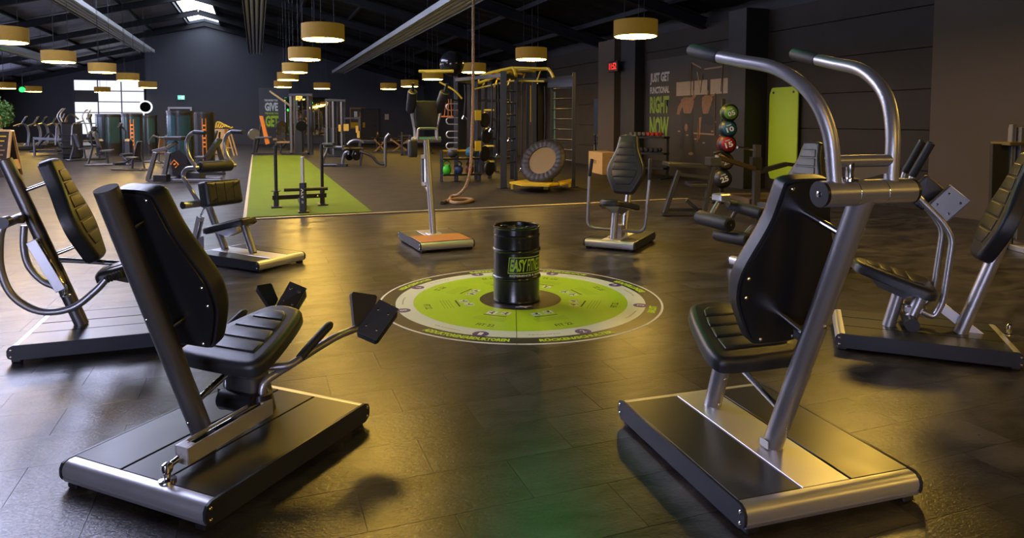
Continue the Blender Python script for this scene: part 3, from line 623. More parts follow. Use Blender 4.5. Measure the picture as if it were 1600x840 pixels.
# ---- crunch machine, back left
fr, t = machine('crunch_machine', 'crunch machine with chest pad roller and two curved handles before the turf', (-2.585, 6.686), -29.5)
base(t, .95, .56); p, q = fr.P(352, 398), fr.P(322, 312); post(t, (p.x, 0, .1), (q.x, 0, q.z), .036, cap=False); p2, q2 = fr.P(396, 400), fr.P(381, 350); post(t, (p2.x, 0, .1), (q2.x, 0, q2.z), .036, name='seat_post', cap=False)
a, b = fr.P(342, 352), fr.P(412, 332); seat(t, (a.x, a.z), math.degrees(math.atan2(b.z - a.z, b.x - a.x))); MB().tube([fr.P(345, 358), fr.P(378, 352)], .013, 12).build('strut', CHROME, t)
c = fr.P(343, 312); o = chaikin([(-.21, 0), (.21, 0), (.21, .25), (-.21, .25)], 2, .05)
M = frame((c.x + .0, 0, c.z - .06), (0, 1, 0), (-.18, 0, 1)); ch = MB(M).pad(o, .12, .045, 5).build('chest_pad', VINYL, t, True, 60)
for k in (-1, 0, 1): MB(M).box((k * .1, .125, .1215), (.006, .2, .004)).build('pad_seam', BLACKP, ch)
ax = fr.P(300, 313, -.2); pt = tubes(t, [V3((c.x - .06, -.36, c.z - .02)), V3((c.x - .06, .2, c.z - .02))], .036, 'pivot_tube'); MB().tube([V3((c.x - .06, -.372, c.z - .02)), V3((c.x - .06, -.36, c.z - .02))], .036, 20).build('pivot_cap', PLASTIC, pt)
u1 = fr.P(304, 262, -.2)
tubes(t, bend([V3((c.x - .06, -.2, c.z)), fr.P(285, 275, -.2), fr.P(290, 263, -.2), V3((u1.x, -.16, u1.z))], .06), .021); rz = u1.z; ru = u1.x
roller(t, (ru, -.15, rz), (ru, .22, rz), .058); tubes(t, [V3((ru, -.2, rz)), V3((ru, .28, rz))], .021, 'roller_axle')
for v, s in ((-.18, 0), (.26, 0)):
    b0 = V3((ru, v, rz)); pts = [b0, b0 + V3((-.10, 0, .10)), b0 + V3((-.14, 0, .22)), b0 + V3((-.10, 0, .31)), b0 + V3((-.02, 0, .35))]
    a = tubes(t, smooth(pts), .019); g0, g1 = pts[-1], pts[-1] + V3((.17, 0, -.005)); MB().tube([g0, g0.lerp(g1, .04), g0.lerp(g1, .96), g1], [.02, .022, .022, .016], 14).build('grip', RUBBER, a)
cylinder(t, V3((c.x - .32, -.06, .14)), V3((c.x - .22, -.06, .42)), .055); tubes(t, [V3((c.x - .22, -.06, .42)), V3((c.x - .08, -.06, .62))], .01, 'damper_rod', CHROME)
mb = MB(frame((c.x - .22, -.12, .105), (1, 0, 0), (0, 0, 1))); mb.prism([(.0, 0)] + [(.12 - .12 * math.cos(k * PI / 16), .13 * math.sin(k * PI / 16)) for k in range(1, 9)] + [(.12, 0)], -.004, .004); mb.build('quadrant_plate', SILVER, t)
# ---- dip tower, back centre
fr, t = machine('dip_machine', 'upright dip machine with wooden step deck and two raised arm rollers', (-.865, 7.68), -66)
OAK = mat('oiled oak deck', (0.36, 0.15, 0.045), 0.4, var=0.3, vscale=20)
base(t, .90, .60, ALU, (.20, .42, OAK)); p, q = fr.P(677, 366), fr.P(666, 218); post(t, (p.x, 0, .1), (q.x, 0, q.z), .036, cap=False); MB().box((p.x, 0, .11), (.16, .14, .012), None, .003).build('foot_plate', ALU, t)
u, z = q.x, q.z
tubes(t, [V3((u, -.17, z)), V3((u, .17, z))], .035, 'cross_tube')
for s in (-1, 1):
    a = tubes(t, bend([V3((u, s * .13, z)), V3((u - .02, s * .13, z + .12)), V3((u + .0, s * .17, z + .30))], .05), .018, 'arm_upright'); roller(t, (u - .06, s * .165, z + .33), (u + .12, s * .19, z + .55), .055, 'arm_pad')
    MB().tube([V3((u + .12, s * .19, z + .55)), V3((u + .17, s * .2, z + .64))], .016, 12).build('grip', RUBBER, a)
tubes(t, bend([V3((u + .05, -.12, z)), V3((u + .05, -.11, z + .13)), V3((u + .05, .11, z + .13)), V3((u + .05, .12, z))], .03), .015, 'brace_loop')
M = frame((u - .05, 0, z + .13), (0, 1, 0), (0, 0, 1)); MB(M).pad(chaikin([(-.14, 0), (.14, 0), (.14, .32), (-.14, .32)], 2, .08), .06, .02, 4).build('back_pad', VINYL, t, True, 60)
M = frame((u + .0, -.17, z - .20), (0, 1, 0), (0, 0, 1)); MB(M).pad(chaikin([(-.05, 0), (.05, 0), (.05, .2), (-.05, .2)], 2, .1), .07, .02, 4).build('hip_pad', VINYL, t, True, 60)
cylinder(t, fr.P(662, 289, -.03) + V3((.05, 0, 0)), fr.P(661, 241, -.03) + V3((.05, 0, 0)), .06); tubes(t, [fr.P(661, 241, -.03) + V3((.05, 0, 0)), V3((u + .03, -.03, z))], .009, 'damper_rod', CHROME); tubes(t, [fr.P(662, 289, -.03) + V3((.05, 0, 0)), fr.P(672, 305, 0)], .014, 'damper_bracket')
# ---- chest machine, back right
fr, t = machine('chest_machine', 'chest machine seen from the front with diamond backrest and two upright grips', (1.224, 7.687), -117)
base(t, .84, .56); P0, P1 = (-.13, .1), (-.47, 1.05); post(t, (P0[0], 0, .1), (P1[0], 0, P1[1]), .037, cap=False); post(t, (.26, 0, .1), (.19, 0, .40), .037, name='seat_post', cap=False)
backrest(t, (-.11, .55), (-.31, 1.22), post_=(P0, P1)); seat(t, (-.05, .45), 13)
for s, px in ((-1, [(948, 358), (918, 355), (915, 345), (921, 275)]), (1, [(972, 360), (1007, 363), (1012, 353), (1015, 281)])):
    pts = [fr.U(x, y, .10) for x, y in px]; a = tubes(t, bend([V3((.10, 0, pts[0].z))] + [pts[1]] + [pts[3]], .09), .017)
    g = fr.U(925 if s < 0 else 1016, 248, .10); e = pts[3]; MB().tube([e, e.lerp(g, .04), e.lerp(g, .96), g], [.019, .021, .021, .015], 14).build('grip', RUBBER, a)
MB().box((.10, 0, .17), (.08, .12, .14), None, .01).build('hinge_block', SILVER, t); MB().tube([(.06, .05, .12), (.04, .05, .34)], .02, 12).build('damper_tube', CHROME, t)
# ---- leg extension behind the shoulder press
fr, t = machine('leg_extension', 'leg extension with three black foam rollers behind the shoulder press', (2.62, 6.42), 203)
base(t, .95, .60); P0, P1 = (-.13, .1), (-.47, 1.1); post(t, (P0[0], 0, .1), (P1[0], 0, P1[1]), .037); post(t, (.26, 0, .1), (.19, 0, .40), .037, name='seat_post', cap=False)
backrest(t, (-.11, .52), (-.31, 1.19), post_=(P0, P1)); seat(t, (-.05, .46), 12)
def rr(pa, pb, r, u0):
    A_, B_ = fr.U(*pa, u0), fr.U(*pb, u0); return roller(t, A_, B_, r)
rr((1092, 339), (1141, 351), .068, .74); rr((1120, 366), (1170, 375), .062, .66); rr((1140, 320), (1192, 334), .056, .46)
j0 = fr.U(1127, 308, .60); tubes(t, bend([fr.U(1110, 337, .74), j0, fr.U(1145, 326, .46)], .03), .022, 'roller_arm'); MB().box(j0, (.13, .13, .07), None, .012).build('arm_joint', SILVER, t); tubes(t, [fr.U(1128, 368, .66), fr.U(1150, 330, .46)], .02, 'roller_arm')
tubes(t, bend([V3((.52, -.08, .30)), V3((.42, -.05, .42)), V3((.3, 0, .42))], .03), .02, 'roller_arm'); cylinder(t, V3((.1, .14, .2)), V3((.42, .14, .32)), .055)
for s in (-1, 1): tubes(t, bend([V3((.05, s * .1, .42)), V3((.1, s * .27, .44)), V3((.24, s * .28, .56))], .04), .014, 'side_handle'); MB().tube([V3((.14, s * .275, .475)), V3((.26, s * .28, .58))], .019, 12).build('grip', RUBBER, t)
# ================================================================ barrel and floor decal
CC = V3((.065, 5.31, 0)); DR = 1.095
dc = thing('floor_decal', 'round lime and white floor decal with purple numbers under the barrel', 'floor decal', CC)
WHT = mat('pale mint print', (0.62, 0.70, 0.60), 0.38); CHAR = mat('charcoal print', (0.030, 0.029, 0.028), 0.36); PURP = mat('purple print', (0.075, 0.03, 0.20), 0.4)
def disc(name, r0, r1, z, m, par):
    n = 96; mb = MB(); a = ring(r1, n); b = ring(r0, n)
    if r0 <= 0: mb.add([(x, y, z) for x, y in a], [tuple(range(n))])
    else: mb.add([(x, y, z) for x, y in a] + [(x, y, z) for x, y in b], [(k, (k + 1) % n, n + (k + 1) % n, n + k) for k in range(n)])
    o = mb.build(name, m, par, False); return o
MB().lathe([(DR, .0), (DR, .0012)], 96).build('backing_film', WHITE, dc, False)
disc('dark_ring', DR * .827, DR * .985, .0018, CHAR, dc); disc('white_ring', DR * .75, DR * .88, .0022, WHT, dc); disc('lime_ring', .3, DR * .757, .0026, LIME, dc); disc('center_disc', 0, .318, .003, CHAR, dc)
NAMES = ['ADDUKTOREN/ABDUKTOREN', 'RÜCKEN/SCHULTER', 'BRUST', 'BEINSTRECKER', 'RÜCKEN/BRUST', 'TRIZEPS', 'BAUCH/RÜCKEN', 'BIZEPS']
ANG = [-112, -69, -17, 24, 66, 109, 152, 196]
def arcwrap(r, ang, z):
    c = CC
    def f(p):
        a = R(ang) + p.x / r; rr = r - p.y; return V3((rr * math.cos(a), rr * math.sin(a), z))
    return f
for k, (nm, a) in enumerate(zip(NAMES, ANG)):
    w = min(.62, .034 * len(nm) + .02)
    f = lambda r, z, off=0, aa=a: (lambda p: V3(((r + p.y) * math.cos(R(aa) + (p.x + off) / r), (r + p.y) * math.sin(R(aa) + (p.x + off) / r), z)))
    up = 1                                                   # letters read from outside the circle, facing each machine
    flip = lambda r, z, off=0, aa=a: (lambda p: V3(((r - p.y) * math.cos(R(aa) + (p.x + off) / r), (r - p.y) * math.sin(R(aa) + (p.x + off) / r), z)))
    text('name_lettering', nm, w, .058, LIMETXT, dc, None, .05, wrap=flip(DR * .93, .0024))
    an = R(a + 5); pc = V3((DR * .845 * math.cos(an), DR * .845 * math.sin(an), .0027)); mb = MB(); mb.add([(pc.x + x, pc.y + y, pc.z) for x, y in ring(.055, 28)], [tuple(range(28))]); nd = mb.build('number_disc', PURP, dc, False)
    text('number', str(k + 1), .03, .055, WHITE, nd, Matrix.Translation(pc + V3((0, 0, .0005))) @ Matrix.Rotation(an + PI / 2, 4, 'Z'), .02)
    text('exercise_title', 'TRAINING', .22, .012, BLACKP, dc, None, .0, wrap=flip(DR * .83, .0028, -.25 + .06))
    text('exercise_code', 'FIT 22', .13, .05, BLACKP, dc, None, .01, wrap=flip(DR * .67, .0032, .03))
    an2 = R(a)
    for j in (-1, 1):
        M = Matrix.Rotation(an2 - PI / 2, 4, 'Z') @ Matrix.Translation((j * .05 , .43 + .01 * j, .0032)); ic = MB(M)
        ic.add([(-.035, -.035, 0), (.035, -.035, 0), (.035, .035, 0), (-.035, .035, 0)], [(0, 1, 2, 3)]); ic = ic.build('pictogram', WHT, dc, False)
        g = MB(M @ Matrix.Translation((0, 0, .0005))); g.add([(-.02, -.03, 0), (0, -.03, 0), (.005, .0, 0), (-.012, .005, 0)], [(0, 1, 2, 3)]); g.add([(-.01, .005, 0), (.024, -.012, 0), (.026, -.003, 0), (-.008, .017, 0)], [(0, 1, 2, 3)]); g.add([(-.012 + x, .024 + y, 0) for x, y in ring(.008, 8)], [tuple(range(8))]); tag(g.build('figure_print', BLACKP, ic, False))
    M = Matrix.Rotation(an2 - PI / 2, 4, 'Z') @ Matrix.Translation((0, .50, .0032)); MB(M).add([(-.09, -.006, 0), (.09, -.006, 0), (.09, .006, 0), (-.09, .006, 0)], [(0, 1, 2, 3)]).build('caption_bar', BLACKP, dc, False)
    for j in range(4):
        M = Matrix.Rotation(an2 - PI / 2, 4, 'Z') @ Matrix.Translation((.0, .55 + .022 * j, .0030)); MB(M).add([(-.12, -.0016, 0), (.12, -.0016, 0), (.12, .0016, 0), (-.12, .0016, 0)], [(0, 1, 2, 3)]).build('text_line', mat('olive fine print', (0.13, 0.22, 0.01), .5), dc, False)
MB().box((-.035, -.70, .0031), (.004, .79, .0004)).build('film_joint', CHAR, dc, False)
MB(Matrix.Translation((.03, -.235, .0034)) @ Matrix.Rotation(.1, 4, 'Z')).prism([(-.07, -.008), (-.01, -.012), (.0, -.03), (.02, -.022), (.015, 0), (.06, .012), (.05, .026), (.0, .016), (-.03, .03), (-.045, .022), (-.03, .006), (-.07, .008)], 0, .0006).build('white_emblem', WHITE, dc, False)
bl = thing('steel_barrel', 'black steel barrel with green logo on the round floor decal', 'barrel', (CC.x - .03, CC.y - .01, .0035))
BR, BH = .183, .585
BBLK = mat('black drum enamel', (0.012, 0.013, 0.013), 0.26, coat=.3)
body = MB().lathe([(BR - .01, 0), (BR - .001, .004), (BR, .012), (BR - .004, .022), (BR - .004, .175), (BR + .004, .183), (BR + .006, .19), (BR + .004, .197), (BR - .004, .205), (BR - .004, .385), (BR + .004, .393), (BR + .006, .40), (BR + .004, .407), (BR - .004, .415), (BR - .004, .50), (BR - .001, .512), (BR - .006, .524), (BR - .006, BH - .022), (BR, BH - .012), (BR, BH - .003), (BR - .008, BH), (BR - .014, BH - .006), (BR - .016, BH - .03)], 56, caps=False).build('drum_body', BBLK, bl, True, 22)
MB().lathe([(BR - .015, BH - .034), (BR - .015, BH - .028)], 48).build('drum_lid', BBLK, bl)
for x, y, r in ((-.10, .06, .03), (.09, -.03, .022)): MB().lathe([(r, 0), (r, .014), (r * .8, .018)], 20, (x, y, BH - .028)).build('bung', BBLK, bl)
def cylwrap(z0, a0, r=BR - .0025):
    return lambda p: V3((r * math.cos(a0 + p.x / r), r * math.sin(a0 + p.x / r), z0 + p.y))
def cylpatch(name, x0, x1, y0, y1, m, par, z0, a0, r=BR - .003, sl=0.0):
    s = MB(); n = 14; f = cylwrap(z0, a0, r); pts = [f(V3((x0 + (x1 - x0) * i / n + y * sl, y, 0))) for i in range(n + 1) for y in (y0, y1)]
    s.add(pts, [(2 * i, 2 * i + 1, 2 * i + 3, 2 * i + 2) for i in range(n)]); return s.build(name, m, par, False)
for ctr in (R(-90 + 29), R(-90 + 29 + 198)):
    lg = cylpatch('logo_panel', -.155, .155, -.062, .062, LIMETXT, bl, .30, ctr, BR - .0032, .10); cylpatch('logo_field', -.149, .149, -.056, .056, BBLK, lg, .30, ctr, BR - .0028, .10)
    text('logo_lettering', 'EASY', .125, .095, LIMETXT, lg, None, .035, wrap=lambda p: cylwrap(.30, ctr, BR - .0022)(p + V3((-.078, 0, 0))), slant=.12)
    text('logo_lettering', 'FITNESS', .145, .095, LIMETXT, lg, None, .012, wrap=lambda p: cylwrap(.30, ctr, BR - .0022)(p + V3((.066, 0, 0))), slant=.12)
    text('logo_tagline', 'EXPERIENCE & MORE', .29, .014, WHITE, lg, None, .03, wrap=lambda p: cylwrap(.222, ctr, BR - .0028)(p))
# ================================================================ middle distance
class WT:                                         # a thing whose parts are given in world coordinates
    def __init__(s, name, label, cat, p, group=None):
        p = V3(p); s.p = p; s.t = thing(name, label, cat, p, 0, group); s.M = Matrix.Translation(-p)
    def mb(s): return MB(s.M)
    def tube(s, name, pts, r, m, n=10, par=None): return s.mb().tube(pts, r, n).build(name, m, par or s.t)
    def bar(s, name, p, q, w, h, m, par=None, b=.004): return s.mb().bar(p, q, w, h, b).build(name, m, par or s.t, False)
    def box(s, name, c, d, m, rz=0, par=None, b=.006): return s.mb().box(c, d, (0, 0, rz), b).build(name, m, par or s.t, False)
    def pad(s, name, o, x, y, outline, t, m=None, par=None): return MB(s.M @ frame(o, x, y)).pad(outline, t, min(.02, t * .45), 3).build(name, m or VINYL, par or s.t, True, 60)
UP = V3((0, 0, 1)); RL = V3((CY, SY, 0)); RA = V3((-SY, CY, 0))          # hall directions: across, along
def rect_o(w, h, r=.12): return chaikin([(-w / 2, 0), (w / 2, 0), (w / 2, h), (-w / 2, h)], 2, r)
def up(p, z): return V3((p.x, p.y, z))
# push sled
a, b, c = up(G(432, 325), .016), up(G(504, 321), .016), up(G(474, 333), .016)
w = WT('push_sled', 'black push sled with two tall poles on the turf lane', 'sled', up((a + b) / 2, .016))
w.bar('crossbar', up(a, .17) + (a - b).normalized() * .06, up(b, .17) + (b - a).normalized() * .06, .07, .07, STEELB)
for p in (a, b):
    w.box('skid_shoe', up(p, .026), (.16, .3, .02), STEELB, YAW); w.bar('shoe_post', up(p, .03), up(p, .26), .065, .065, STEELB); w.tube('push_pole', [up(p, .24), up(p, 1.0)], .026, STEELB, 14)
    w.mb().lathe([(.075, .27), (.075, .28)], 18, (p.x, p.y, 0)).build('collar', STEELB, w.t)
m = (a + b) / 2; w.bar('runner', up(m, .12), up(c, .12), .06, .06, STEELB); w.box('skid_shoe', up(c, .026), (.16, .22, .02), STEELB, YAW)
fp = w.bar('front_post', up(c, .03), up(c, .46), .085, .085, STEELB); w.tube('plate_peg', [up(c, .44), up(c, .85)], .024, ALU, 14); w.tube('cross_peg', [up(c, .36) - RL * .27, up(c, .36) + RL * .36], .026, STEELB, 14)
for dx, dz in ((-.14, .17), (.28, .17)): s = w.mb(); q = m + RL * dx - RA * .036; screw(s, up(q, dz), -RA, .016); s.build('bolt', BRASS, w.t)
M = Matrix.Translation(-w.p) @ frame(up(c, .30) - RA * .045 , UP, -RL); text('lettering', 'ATX', .16, .06, WHITE, fp, M, .03); text('lettering', '//', .05, .05, WHITE, fp, M @ Matrix.Translation((-.13, 0, 0)), .03)
# climbing rope
ROPE = mat('tan hemp rope', (0.38, 0.23, 0.12), 0.8, bump=.8, bscale=90, var=.3, vscale=40)
rp = G(718, 312); Y0 = rp.y
w = WT('climbing_rope', 'tan climbing rope hanging from the roof with its end coiled on the floor', 'rope', up(rp, 0))
pts = [W(739.5, -330, Y0), W(739.5, 0, Y0), W(739, 150, Y0), W(737, 220, Y0), W(735, 262, Y0), W(728, 290, Y0), W(717, 303, Y0 + .03), W(706, 306.5, Y0 + .05)]
q = G(703, 311, .03); pts += [q, G(705, 315, .03), G(718, 316.5, .03), G(732, 314.5, .03), G(738, 312, .03), G(732, 310.5, .03), G(716, 310.5, .035), G(704, 312, .05), G(696, 315, .03)]
sp = smooth(pts, 8); rope = []; 
for st in range(3):                              # three twisted strands
    tw = []; d = 0.0
    for i, p in enumerate(sp):
        if i: d += (p - sp[i - 1]).length
        tg = (sp[min(i + 1, len(sp) - 1)] - sp[max(i - 1, 0)]).normalized(); x = tg.orthogonal().normalized() if abs(tg.z) < .5 else (V3((1, 0, 0)) - tg * tg.x).normalized(); y = tg.cross(x); an = d * 42 + st * 2 * PI / 3
        tw.append(p + (x * math.cos(an) + y * math.sin(an)) * .014)
    dense = []
    for i in range(len(sp) - 1):
        nseg = max(1, int((sp[i + 1] - sp[i]).length / .025)); tg = (sp[i + 1] - sp[i]).normalized()
        dense += [(sp[i].lerp(sp[i + 1], k / nseg)) for k in range(nseg)]
    tw = []; 
    for i, p in enumerate(dense):
        tg = (dense[min(i + 1, len(dense) - 1)] - dense[max(i - 1, 0)]).normalized(); x = (V3((.31, .9, .3)) - tg * tg.dot(V3((.31, .9, .3)))).normalized(); y = tg.cross(x); an = i * .025 * 42 + st * 2 * PI / 3
        tw.append(p + (x * math.cos(an) + y * math.sin(an)) * .013)
    w.mb().tube(tw, .0165, 6).build('strand', ROPE, w.t)
w.tube('rope_end_sleeve', [G(697, 314.5, .03), G(691, 317.5, .025)], .034, STEELB, 12)
# functional rig
a, b, c2, d2 = G(787, 294), G(896, 292), G(713, 283), G(755, 271)
rig = w = WT('training_rig', 'black functional rig with yellow monkey bars beside the climbing rope', 'gym rig', up(a, 0))
for p, sz, z in ((a, .13, 2.38), (b, .07, 2.38), (G(806, 288), .07, 2.3), (G(862, 288), .06, 2.3), (c2, .09, 2.38), (d2, .09, 2.38), (G(733, 272), .08, 2.3), (G(773, 268), .08, 2.3), (G(835, 286), .09, 2.3), (G(824, 284), .06, 2.2)):
    w.bar('upright', up(p, 0), up(p, z), sz, sz, STEELB); w.box('foot_plate', up(p, .008), (sz + .1, sz + .1, .016), STEELB, YAW)
e = G(862, 288); 
for k in range(8): w.tube('rung', [up(e, .55 + .215 * k), up(b, .55 + .215 * k)], .014, STEELB, 8)
e2 = G(806, 288)
for k in range(7): w.tube('rung', [up(a, .5 + .25 * k), up(e2, .5 + .25 * k)], .016, STEELB, 8)
hd = w.bar('header_sign', up(e, 2.2) - V3((.08, 0, 0)), up(b, 2.2), .05, .24, STEELB)
ex = (b - e).normalized(); text('sign_lettering', 'Sygnum', .30, .085, WHITE, hd, Matrix.Translation(-w.p) @ frame(up((b + e) / 2, 2.2) + V3((ex.y, -ex.x, 0)) * .03, ex, UP), .02, slant=.25)
w.box('weight_stack_shroud', up(G(842, 285), 1.1), (.2, .3, 2.2), STEELB, .4); w.tube('pull_cord', [up(G(829, 286), 2.15), up(G(829, 286), 1.35)], .012, YEL, 6)
w.tube('strap', [up(G(866, 288), 2.0), up(G(866, 288), .8)], .02, mat('teal strap', (.25, .40, .38), .6), 6)
zt = 2.46
rail = lambda pts, r=.035: w.tube('yellow_rail', bend(pts, .14), r, YEL, 10)
p1, p2 = W(806, 106, 14.6), W(862, 106, 14.3)
rail([up(W(655, 123, 15.2), zt), up(W(700, 123, 15), zt)]); rail([up(W(665, 128, 14.6), zt - .05), up(W(708, 128, 14.4), zt - .05)])
R1 = [W(748, 120, 17.5), W(768, 113, 16.2), W(803, 105.5, 14.8), W(806, 118, 14.6)]; R2 = [W(748, 130, 17.2), W(800, 110, 15.2), W(858, 107, 14.2), W(865, 121, 14.1)]
rail(R1); rail(R2)
for k in range(7): t_ = k / 6; w.tube('monkey_rung', [R1[0].lerp(R1[2], t_), R2[0].lerp(R2[2], t_)], .022, YEL, 8)
rail([W(742, 139, 16), W(800, 126, 15), W(850, 127, 14.3)], .02); rail([W(687, 128, 14.6), W(712, 142, 14.5), W(722, 154, 14.5)], .02)
w.bar('header_beam', up(c2, 2.3), up(d2, 2.3), .08, .08, STEELB); w.bar('header_beam', up(c2, 2.3), up(a, 2.3), .08, .08, STEELB); w.bar('header_beam', up(a, 2.3), up(e2, 2.3), .08, .08, STEELB); w.bar('header_beam', up(e2, 2.25), up(e, 2.25), .08, .08, STEELB)
for y in (180, 228): w.box('yellow_plate', W(747, y, 14.9), (.14, .03, .22), YEL, .2)
for y in (172, 200, 228, 252):
    w.tube('storage_peg', [W(757, y, 15.6), W(772, y, 15.2)], .02, YEL if y != 200 else STEELB, 8)
for k, (x, y) in enumerate(((757, 187), (760, 212), (757, 240), (765, 262))):
    w.mb().lathe([(.16, -.03), (.18, -.01), (.18, .01), (.16, .03)], 18, W(x, y, 15.4), (PI / 2, 0, YAW + .6)).build('weight_plate', STEELB, w.t)
for k, y in enumerate((167, 189, 210, 228)):
    p = W(706, y, 15.1); d = .16; w.tube('steel_loop', bend([p + V3((.13, 0, .07)), p + V3((-.09, 0, .07)), p + V3((-.13, 0, 0)), p + V3((-.09, 0, -.07)), p + V3((.13, 0, -.07))], .06), .014, ALU, 8)
for k in range(5): t_ = .1 + k * .2; w.tube('monkey_rung', [W(742, 139, 16).lerp(W(850, 127, 14.3), t_), R2[0].lerp(R2[2], t_)], .016, YEL, 8)
for x, y0, y1, Y_ in ((768, 125, 200, 15), (778, 130, 240, 15.3), (797, 128, 215, 14.9), (815, 130, 262, 14.8), (726, 132, 180, 15.4), (851, 135, 240, 14.6)):
    w.tube('hanging_strap', smooth([W(x, y0, Y_), W(x + 1, (y0 + y1) / 2, Y_), W(x - 1, y1, Y_)], 3), .018, STEELB, 6); w.tube('strap_handle', bend([W(x - 4, y1 + 6, Y_), W(x - 1, y1, Y_), W(x + 4, y1 + 6, Y_), W(x - 4, y1 + 6, Y_)], .02), .012, CHROME, 6)
for x, d in ((744, .9), (765, 1.2), (800, 1.0)): p_ = up(W(x, 187, 15.2 + d), 0); w.bar('rear_upright', p_, up(p_, 2.3), .09, .09, STEELB)
for z_ in (.5, .95, 1.4, 1.85): w.bar('rear_rail', up(W(740, 187, 16.2), z_), up(W(800, 187, 16.3), z_), .05, .06, STEELB)
# accessory shelf under the rig
p = G(690, 284); w = WT('kettlebell_shelf', 'low black shelf with kettlebells behind the dip machine', 'shelf', up(p, 0)); q = p + V3((.85, .3, 0)); dd = (q - p).normalized()
for z in (.16, .52): w.bar('shelf_board', up(p, z), up(q, z), .34, .04, STEELB)
for e_ in (p, q): w.bar('leg', up(e_, 0), up(e_, .72), .06, .06, STEELB)
w.bar('rail', up(p, .70) , up(q, .70), .04, .04, YEL)
def kettlebell(p, r, m, lab):
    w = WT('kettlebell', lab, 'kettlebell', p, 'kettlebells on the low shelf'); w.mb().lathe([(r * .6, 0), (r * .9, r * .35), (r, r * .9), (r * .85, r * 1.45), (r * .5, r * 1.8), (r * .3, r * 1.9)], 18, p).build('bell', m, w.t)
    w.tube('handle', smooth([p + V3((-r * .45, 0, r * 1.6)), p + V3((-r * .65, 0, r * 2.3)), p + V3((0, 0, r * 2.75)), p + V3((r * .65, 0, r * 2.3)), p + V3((r * .45, 0, r * 1.6))]), r * .16, m, 8)
GK = mat('green kettlebell coating', (.06, .55, .03), .4); RK = mat('maroon kettlebell coating', (.18, .02, .03), .4); BK = mat('navy kettlebell coating', (.02, .04, .14), .4)
kettlebell(up(p + dd * .12, .18), .11, GK, 'bright green kettlebell on the low shelf'); kettlebell(up(p + dd * .40, .18), .10, BK, 'dark blue kettlebell on the low shelf'); kettlebell(up(p + dd * .66, .18), .10, RK, 'dark red kettlebell at the right end of the shelf')
for k, (dx, r, m, lab) in enumerate(((.25, .12, mat('grey ball rubber', (.05, .05, .055), .5), 'dark grey slam ball on the upper shelf board'), (.68, .12, mat('blue green ball rubber', (.03, .14, .22), .5), 'blue green ball on the upper shelf board'))):
    o = MB().lathe([(max(.001, r * math.sin(PI * j / 14)), r - r * math.cos(PI * j / 14)) for j in range(15)], 20).build('slam_ball', m); o.location = up(p + dd * dx, .54); tag(o, lab, 'ball')
g = W(706, 121, 15.0); r = .27; o = MB().lathe([(max(.001, r * math.sin(PI * j / 18)), -r * math.cos(PI * j / 18)) for j in range(19)], 28).build('gym_ball', mat('glossy black ball', (.012, .012, .014), .15)); o.location = (g.x, g.y, 2.34 + r); tag(o, 'glossy black gym ball lying on top of the rig', 'ball')
# more machine silhouettes inside the rig: hanging bands and handles
w = WT('orange_band', 'orange fringed band hanging on the rig beside the dip machine', 'band', W(697, 182, 15.0)); p = W(697, 182, 15.0)
for k in range(4): w.bar('band_strip', p + V3((.05 * k - .12 + .03 * k, 0, .0)), p + V3((.05 * k - .04, 0, .38)), .035, .012, ORANGE)
w.bar('band_foot', p + V3((-.14, 0, 0)), p + V3((.16, 0, 0)), .03, .03, ORANGE); w.bar('hook', p + V3((.04, 0, .36)), p + V3((.25, .2, .36)), .03, .03, STEELB)
# trampoline rebounder
p = W(848, 251, 13.75); w = WT('trampoline', 'round black trampoline with a tan mat leaning in the rig', 'trampoline', p)
n = (V3((-.42, -.70, .46))).normalized(); x = V3((0, 0, 1)).cross(n).normalized(); Mt = frame(p, x, n.cross(x)); Ml = Matrix.Translation(-p) @ Mt
PLEAT = mat('pleated black cover', (.014, .010, .007), .6)
vs, fs = [], []; N = 96
for k in range(N):
    a_ = 2 * PI * k / N; pl = .006 * (1 if k % 4 < 2 else -1)
    for r_, z_ in ((.30, .03 + pl * .3), (.39, .05 + pl), (.47, .03 + pl), (.49, -.02), (.46, -.05), (.30, -.02)): vs.append((r_ * math.cos(a_), r_ * math.sin(a_), z_))
for k in range(N):
    for j in range(6): fs.append((k * 6 + j, k * 6 + (j + 1) % 6, ((k + 1) % N) * 6 + (j + 1) % 6, ((k + 1) % N) * 6 + j))
MB(Ml).add(vs, fs).build('rim_cover', PLEAT, w.t, True, 60); MB(Ml).lathe([(.31, .0), (.31, .012)], 48).build('jump_mat', mat('tan jump mat', (.16, .095, .006), .55), w.t)
w.tube('stand_bar', [p - n * .05 - V3((0, 0, .2)), up(G(852, 292), .3)], .025, YEL, 8)
p = G(853, 296); w = WT('rebounder_base', 'yellow steel rebounder base plate on the floor below the trampoline', 'stand', up(p, 0)); w.box('foot', up(p, .08), (.09, .09, .16), YEL)
w.mb().prism([], 0, 0) if False else None
q0, q1, q2, q3 = G(797, 283, .17), G(832, 280, .17), G(860, 283, .17), G(822, 289, .17)
def quadplate(w, name, pts, th, m):
    vs = [V3(v) for v in pts] + [V3(v) - V3((0, 0, th)) for v in pts]; n = len(pts); w.mb().add(vs, [tuple(range(n)), tuple(range(2 * n - 1, n - 1, -1))] + [(k, (k + 1) % n, n + (k + 1) % n, n + k) for k in range(n)]).build(name, m, w.t, False)
quadplate(w, 'wing_plate', [G(796, 284, .17), G(830, 279, .17), G(866, 284, .17), G(858, 289, .17), G(815, 288, .17)], .03, YEL); quadplate(w, 'wing_plate', [G(872, 283, .17), G(893, 279, .17), G(893, 283, .17), G(876, 288, .17)], .03, YEL)
w.bar('link_beam', up(G(858, 288, .15), .14), up(G(876, 286, .15), .14), .06, .05, YEL)
for x, y in ((800, 284), (890, 281)): w.bar('foot', G(x, y, .15), up(G(x, y, .15), 0), .05, .05, YEL)
